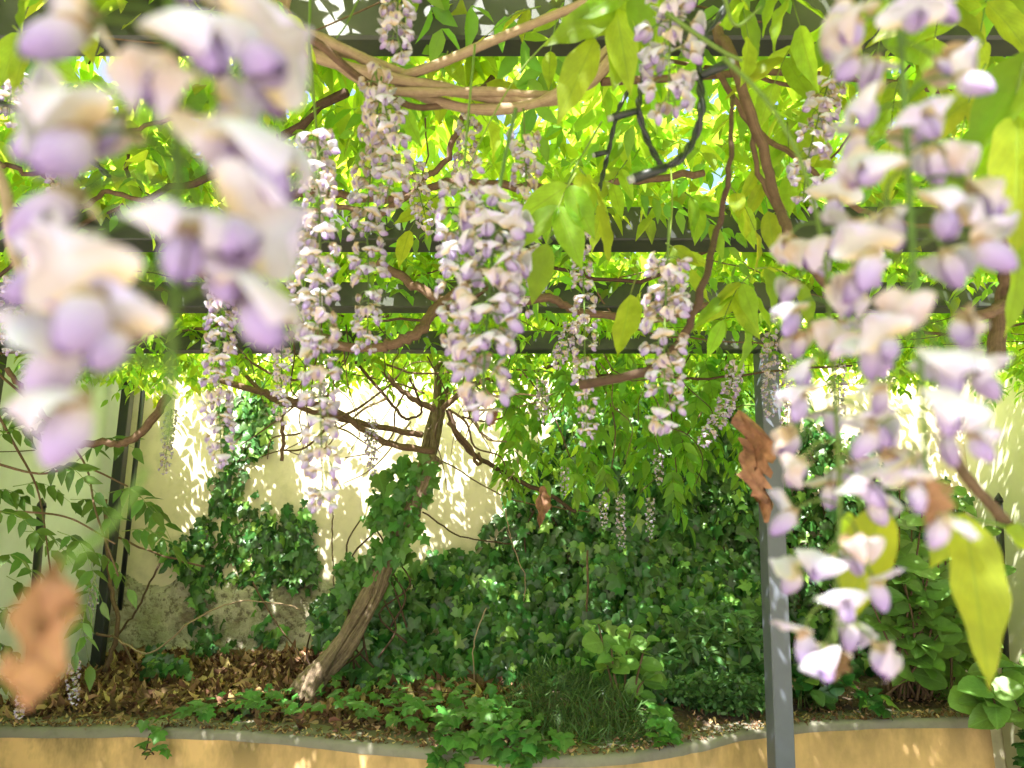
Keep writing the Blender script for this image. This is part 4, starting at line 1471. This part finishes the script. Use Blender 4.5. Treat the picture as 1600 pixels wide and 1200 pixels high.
def ivy(label, poly, n, depth, size, mat='ivy', cap=300, back=None, name='ivy_plant', face=(0, -.8, .55), spread=.40, cat='ivy', seeds=None):
    pxs = [(x + random.gauss(0, 9), y + random.gauss(0, 9)) for x, y in sample(poly, n)]
    cx, cyy = np.mean([p[0] for p in poly]), max(p[1] for p in poly)
    root = thing(name, P(cx, cyy, depth(cx, cyy)), label, cat)
    k = min(cap, n)
    fr = lambda x, y: depth(x, y) + abs(random.gauss(0, .025))
    M = leaf_field(pxs[:k], fr, size * 1.05, face, spread)
    M[:, :3, :3] *= rng.uniform(.7, 1.25, len(M))[:, None, None]
    singles('leaf', mat, T_IVY, M, MT[mat], root)
    if n > k:
        rest = pxs[k:]
        per = len(rest) // 4 + 1
        M = leaf_field(rest, lambda x, y: depth(x, y) + .01 + abs(random.gauss(0, .085)), size, face, spread * 1.35)
        for t in range(2):
            q = batch('inner_leaves' if t else 'leaf_mass', T_IVY[t], M[t::2], MT[mat], root)
            q['kind'] = 'stuff'
    # creeping stems on the wall
    for (x, y) in random.sample(pxs, min(14, len(pxs) // 20 + 2)):
        p = [P(x + random.uniform(-30, 30) * (j > 0), y + j * 45, depth(x, y) + .06) for j in range(4)]
        b = MB()
        sp_ = spline(p, 4)
        b.tube(sp_, np.linspace(.004, .006, len(sp_)), 4)
        b.build('creeping_stem', MT['twig_dark'], root)
    return root


def main_depth(x, y):
    f = min(1, max(0, (y - 830) / 230))
    return YW - .14 - .10 * math.sin(x * .021) * math.sin(y * .017) - .62 * f ** 1.2 - (.25 if x > 900 else .0) * f


main_poly = [(500, 935), (545, 905), (600, 915), (640, 880), (690, 866), (735, 872), (790, 800), (800, 760), (850, 720), (880, 650), (960, 600), (1050, 560), (1175, 545), (1200, 620), (1215, 800), (1215, 1075), (1050, 1075), (860, 1075), (640, 1070), (560, 1060), (530, 1010), (490, 990)]
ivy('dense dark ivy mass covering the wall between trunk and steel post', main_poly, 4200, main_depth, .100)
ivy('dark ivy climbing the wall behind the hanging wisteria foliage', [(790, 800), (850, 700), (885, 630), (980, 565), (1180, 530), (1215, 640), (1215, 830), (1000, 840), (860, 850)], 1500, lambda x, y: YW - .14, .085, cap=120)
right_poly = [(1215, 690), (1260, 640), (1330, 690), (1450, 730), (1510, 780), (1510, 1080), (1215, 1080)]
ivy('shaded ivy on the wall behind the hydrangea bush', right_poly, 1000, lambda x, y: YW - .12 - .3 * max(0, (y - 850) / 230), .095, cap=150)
left_poly = [(352, 640), (380, 575), (425, 600), (420, 690), (385, 735), (378, 765), (420, 800), (450, 840), (462, 800), (490, 806), (472, 850), (492, 905), (470, 920), (440, 890), (425, 905), (405, 955), (430, 985), (440, 1030), (408, 1030), (378, 975), (340, 992), (300, 960), (322, 930), (275, 885), (245, 852), (300, 845), (335, 790), (330, 735), (362, 705)]
ivy('ragged ivy patch climbing the cream wall above the bared rubble', left_poly, 1900, lambda x, y: YW - .06 - .04 * math.sin(x * .03), .080, cap=280)
trunk_poly = [(575, 800), (600, 720), (650, 712), (682, 725), (668, 765), (645, 800), (640, 850), (606, 905), (570, 935), (540, 925), (535, 895), (590, 850)]
ivy('fresh ivy wrapped round the leaning wisteria trunk', trunk_poly, 240, lambda x, y: 4.05 + .02 * math.sin(x), .078, 'ivy_new', 240)
base_poly = [(490, 985), (500, 930), (560, 905), (600, 935), (560, 1000), (520, 1010)]
ivy('small ivy clump against the foot of the trunk', base_poly, 110, lambda x, y: 4.4, .085, 'ivy', 110)
crest_poly = [(440, 800), (480, 790), (495, 830), (480, 900), (450, 880)]
ivy('loose ivy trail at the edge of the ragged patch', crest_poly, 50, lambda x, y: YW - .07, .085, 'ivy', 50)
ivy('little ivy tuft standing alone in the leaf litter', [(228, 1025), (258, 1012), (285, 1028), (288, 1058), (255, 1066), (232, 1050)], 70, lambda x, y: 4.35 - (y - 1012) * .001, .075, 'ivy', 70)
ivy('tiny ivy tuft on the rubble below the ragged patch', [(302, 1000), (335, 995), (345, 1012), (320, 1022)], 26, lambda x, y: 4.72, .07, 'ivy', 26)


def ground_ivy(label, poly, n, mat='ivy_new', size=.060, lift=.10, over=False):
    """leaves creeping on the soil and the coping: set on the ground by their own height"""
    pxs = sample(poly, n)
    root = None
    O = []
    for x, y in pxs:
        h = random.uniform(0.02, lift)
        q = on_level(x, y, ZT + .03 + h)
        if q[1] < rim_y(q[0]) - .015:
            if not over:
                continue
            Yf = float(rim_y(q[0])) - random.uniform(.02, .05)
            q = P(x, y, Yf)
        O.append(q)
    O = np.array(O)
    root = thing('ivy_plant', (O[:, 0].mean(), O[:, 1].mean(), ZT), label, 'ivy')
    k = len(O)
    D = np.stack([rng.normal(0, .7, k), rng.normal(-.7, .35, k), rng.normal(-.25, .3, k)], 1)
    Nn = np.array([0, -.35, 1.0])[None] + rng.normal(0, .30, (k, 3))
    singles('leaf', mat, T_IVY, frames(O, D, Nn, size * rng.uniform(.65, 1.2, k)), MT[mat], root)
    for j in range(max(3, k // 25)):
        a, c = O[random.randrange(k)], O[random.randrange(k)]
        if np.linalg.norm(a - c) > .7:
            c = a + nrm(c - a) * .6
        b = MB()
        a2, c2 = a - [0, 0, .03], c - [0, 0, .03]
        b.tube(spline([a2, (a2 + c2) / 2 + [0, 0, .02], c2], 5), .003, 4)
        b.build('creeping_stem', MT['twig_dark'], root)
    return root


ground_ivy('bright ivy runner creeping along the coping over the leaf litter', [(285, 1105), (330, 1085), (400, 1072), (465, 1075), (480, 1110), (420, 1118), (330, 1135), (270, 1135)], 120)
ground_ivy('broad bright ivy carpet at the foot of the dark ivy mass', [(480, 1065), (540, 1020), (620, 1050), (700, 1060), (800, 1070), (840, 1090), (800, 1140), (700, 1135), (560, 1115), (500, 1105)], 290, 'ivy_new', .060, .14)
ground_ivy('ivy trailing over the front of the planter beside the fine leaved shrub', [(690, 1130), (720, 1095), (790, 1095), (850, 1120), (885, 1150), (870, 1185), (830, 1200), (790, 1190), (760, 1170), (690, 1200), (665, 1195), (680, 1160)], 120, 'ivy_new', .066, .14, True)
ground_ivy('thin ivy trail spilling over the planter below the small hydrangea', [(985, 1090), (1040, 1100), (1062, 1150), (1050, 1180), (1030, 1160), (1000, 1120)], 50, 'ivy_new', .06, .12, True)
ground_ivy('low ivy sprig on bare soil behind the planter near the hydrangea', [(1330, 1075), (1390, 1080), (1385, 1115), (1350, 1115)], 24, 'ivy', .08, .08)
ground_ivy('sparse ivy sprig hanging over the stained coping end', [(215, 1120), (262, 1112), (275, 1150), (255, 1195), (225, 1190)], 12, 'ivy_new', .06, .05, True)
ground_ivy('ivy hanging at the end of the planter wall', [(1590, 1130), (1640, 1130), (1640, 1215), (1585, 1200)], 40, 'ivy', .085, .15, True)


# hydrangeas
def hydrangea(label, stems, leafn, size, Y0, spread, mat='hyd', extra=None):
    root = thing('hydrangea_bush', (P(stems[0][0][0], 1100, Y0)[0], Y0, ZT + .04), label, 'bush')
    heads = []
    for st in stems:
        (bx, by), (tx, ty) = st
        A = P(bx, by, Y0 + random.uniform(-.1, .1))
        A[2] = min(A[2], ZT + .04)
        T = P(tx, ty, Y0 + random.uniform(-spread, spread))
        mid_ = (A + T) / 2 + rng.normal(0, .03, 3)
        p = spline([A, mid_, T], 6)
        b = MB()
        b.tube(p, np.linspace(.007, .0035, len(p)), 6)
        b.build('stem', MT['bark_brown'], root)
        heads.append((p, T))
    for p, T in heads:
        for j in range(leafn):
            t = 1.0 - (j // 2) * .16
            if t < .25:
                break
            O = p[int(t * (len(p) - 1))]
            a = (j % 2) * math.pi + (j // 2) * math.pi / 2 + random.uniform(-.4, .4) + T[0] * 5
            D = np.array([math.cos(a), math.sin(a) * .8 - .25, random.uniform(-.35, .35)])
            Nn = np.array([0, -.75, .8]) + rng.normal(0, .25, 3)
            s = size * random.uniform(.75, 1.15) * (.75 if j < 2 else 1.0)
            k = random.randrange(3)
            single('leaf', shared(('hyd', k), 'leaf', T_HYD[k], MT['hyd']), frames(O[None], D[None], Nn[None], s)[0], root)
    return root


hs = [((1430 + random.uniform(-60, 60), 1080), (x + random.uniform(-12, 12), y + random.uniform(-10, 10))) for x, y in
      [(1350, 770), (1400, 760), (1440, 775), (1480, 800), (1420, 820), (1460, 850), (1380, 850), (1500, 790), (1530, 830), (1490, 880), (1440, 900), (1400, 900), (1520, 920), (1460, 950), (1420, 960), (1480, 980), (1500, 1020), (1380, 960), (1540, 980), (1350, 820), (1360, 900), (1530, 1060), (1440, 1010), (1470, 760)]]
hs += [((1430 + random.uniform(-60, 60), 1080), (random.uniform(1330, 1560), random.uniform(765, 1040))) for _ in range(16)]
hydrangea('large light green hydrangea bush in front of the pale wall', hs, 8, .155, 4.1, .28)
hydrangea('hydrangea with big rounded leaves at the end of the planter wall', [((1560 + i * 7, 1110), (1520 + 20 * i, 1085 - 28 * (i % 3))) for i in range(7)], 7, .15, 3.68, .12)
hydrangea('small hydrangea with pale veined leaves in front of the dark ivy', [((965, 1080), (935, 975)), ((975, 1085), (985, 985)), ((985, 1090), (1010, 1000)), ((990, 1095), (1020, 1055)), ((970, 1090), (1000, 1085)), ((980, 1085), (955, 1010))], 6, .115, 3.75, .12)


def bushy(name, label, cat, poly, n, Y, tmpl, mat, size, face, leaf='leaf', cap=300, thick=.15):
    root = thing(name, P(np.mean([q[0] for q in poly]), max(q[1] for q in poly), Y), label, cat)
    pxs = sample(poly, n)
    O = np.array([P(x, y, Y + random.uniform(-thick, thick)) for x, y in pxs])
    O[:, 2] = np.maximum(O[:, 2], ZT + .02)
    D = np.stack([rng.normal(0, .8, n), rng.normal(-.3, .5, n), rng.normal(.15, .5, n)], 1)
    Nn = np.asarray(face, float)[None] + rng.normal(0, .35, (n, 3))
    M = frames(O, D, Nn, size * rng.uniform(.7, 1.2, n))
    k = min(n, cap)
    singles(leaf, (name, mat), [tmpl], M[:k], MT[mat], root)
    if n > k:
        batch('leaf_mass', tmpl, M[k:], MT[mat], root)['kind'] = 'stuff'
    for j in range(10):
        x, y = pxs[j]
        T = P(x, y, Y)
        A = np.array([T[0] + random.uniform(-.05, .05), Y, ZT])
        b = MB()
        b.tube(spline([A, (A + T) / 2 + rng.normal(0, .015, 3), T], 4), np.linspace(.004, .002, 9), 4)
        b.build('stem', MT['raceme_stem'], root)
    return root


bushy('leafy_plant', 'upright plant with narrow pointed leaves beside the steel post foot', 'plant', [(1050, 990), (1085, 945), (1130, 950), (1165, 960), (1195, 1010), (1200, 1065), (1080, 1065), (1045, 1030)], 240, 3.98, T_LANCE, 'lance', .10, (0, -.4, 1), thick=.12)
bushy('leafy_plant', 'low dark glossy plant growing behind the steel post on bare soil', 'plant', [(1235, 1050), (1270, 1035), (1310, 1045), (1335, 1070), (1310, 1092), (1240, 1092)], 60, 3.95, T_HYD[0], 'ivy', .11, (0, -.4, 1), thick=.1)
gc = bushy('ground_cover', 'low small leaved ground cover in front of the narrow leaved plant', 'ground cover', [(1045, 1065), (1090, 1050), (1200, 1055), (1205, 1105), (1150, 1118), (1080, 1105), (1035, 1085)], 1500, 3.82, T_SMALL, 'lance', .034, (0, -.3, 1), thick=.16)

# fine leaved shrub spilling forward
sh = thing('fine_leaved_shrub', P(890, 1150, 3.5), 'wispy fine leaved shrub spreading over the planter edge', 'shrub')
poly = [(790, 1150), (800, 1080), (850, 1045), (900, 1050), (960, 1080), (1000, 1110), (1025, 1160), (960, 1185), (870, 1180), (815, 1180)]
pxs = sample(poly, 3000)
O = []
for x, y in pxs:
    q = P(x, y, 3.32 + (1180 - y) / 140 * .55 + random.uniform(-.08, .1))
    q[2] = max(q[2], ZT + .01)
    O.append(q)
O = np.array(O)
k = len(O)
D = np.stack([rng.normal(0, .6, k), rng.normal(-.25, .4, k), rng.normal(.45, .5, k)], 1)
strip = leaf_grid(w_lance, [0, .3, .7, 1], .028, 0, .35)
batch('needle_foliage', strip, frames(O, D, rng.normal(0, 1, (k, 3)), .075 * rng.uniform(.6, 1.5, k)), MT['fine'], sh)['kind'] = 'stuff'
for j in range(26):
    A = O[j * 40] * 1.0
    A[2] = ZT
    T = O[j * 40] + rng.normal(0, .03, 3) + [0, 0, .03]
    b = MB()
    b.tube(spline([A + rng.normal(0, .05, 3) * [1, 1, 0], (A + T) / 2, T], 4), np.linspace(.003, .0012, 9), 4)
    b.build('stem', MT['raceme_stem'], sh)

# leaf litter
def litter(name, n, x0, x1, ybias, size, mat, keep=None):
    X = rng.uniform(x0, x1, n)
    lo = rim_y(X) + .02
    Y = lo + (YW - .02 - lo) * rng.random(n) ** ybias
    if keep is not None:
        k = keep(X, Y)
        X, Y = X[k], Y[k]
    m = len(X)
    Z = soil_z(X, Y) + .006 + np.abs(rng.normal(0, .014, m))
    a = rng.uniform(0, 2 * math.pi, m)
    D = np.stack([np.cos(a), np.sin(a), rng.normal(0, .35, m)], 1)
    Nn = np.array([0, 0, 1.0])[None] + rng.normal(0, .5, (m, 3))
    M = frames(np.stack([X, Y, Z], 1), D, Nn, size * rng.uniform(.6, 1.4, m))
    o = batch(name, T_LITTER[0], M[::2], MT[mat])
    tag(o, None, None, None, 'stuff')
    o2 = batch(name, T_LITTER[1], M[1::2], MT[mat])
    tag(o2, None, None, None, 'stuff')
    return o, o2


for q, lb in zip(litter('leaf_litter', 9000, XL + .02, 0.1, .8, .062, 'litter', lambda x, y: (y > rim_y(x) + .14) & (rng.random(len(x)) < np.where(y > rim_y(x) + .26, 1, .25))),
                 ('brown dry leaf litter heaped against the rubble wall', 'curled brown dry leaves lying among the leaf litter')):
    tag(q, lb, 'leaf litter')
for q, lb in zip(litter('fallen_petals', 5200, XL + .02, 2.3, 2.2, .020, 'litter', lambda x, y: y < rim_y(x) + .6),
                 ('fallen brown petals and crumbs strewn along the coping', 'tiny dry leaf scraps scattered on the coping')):
    tag(q, lb, 'litter')
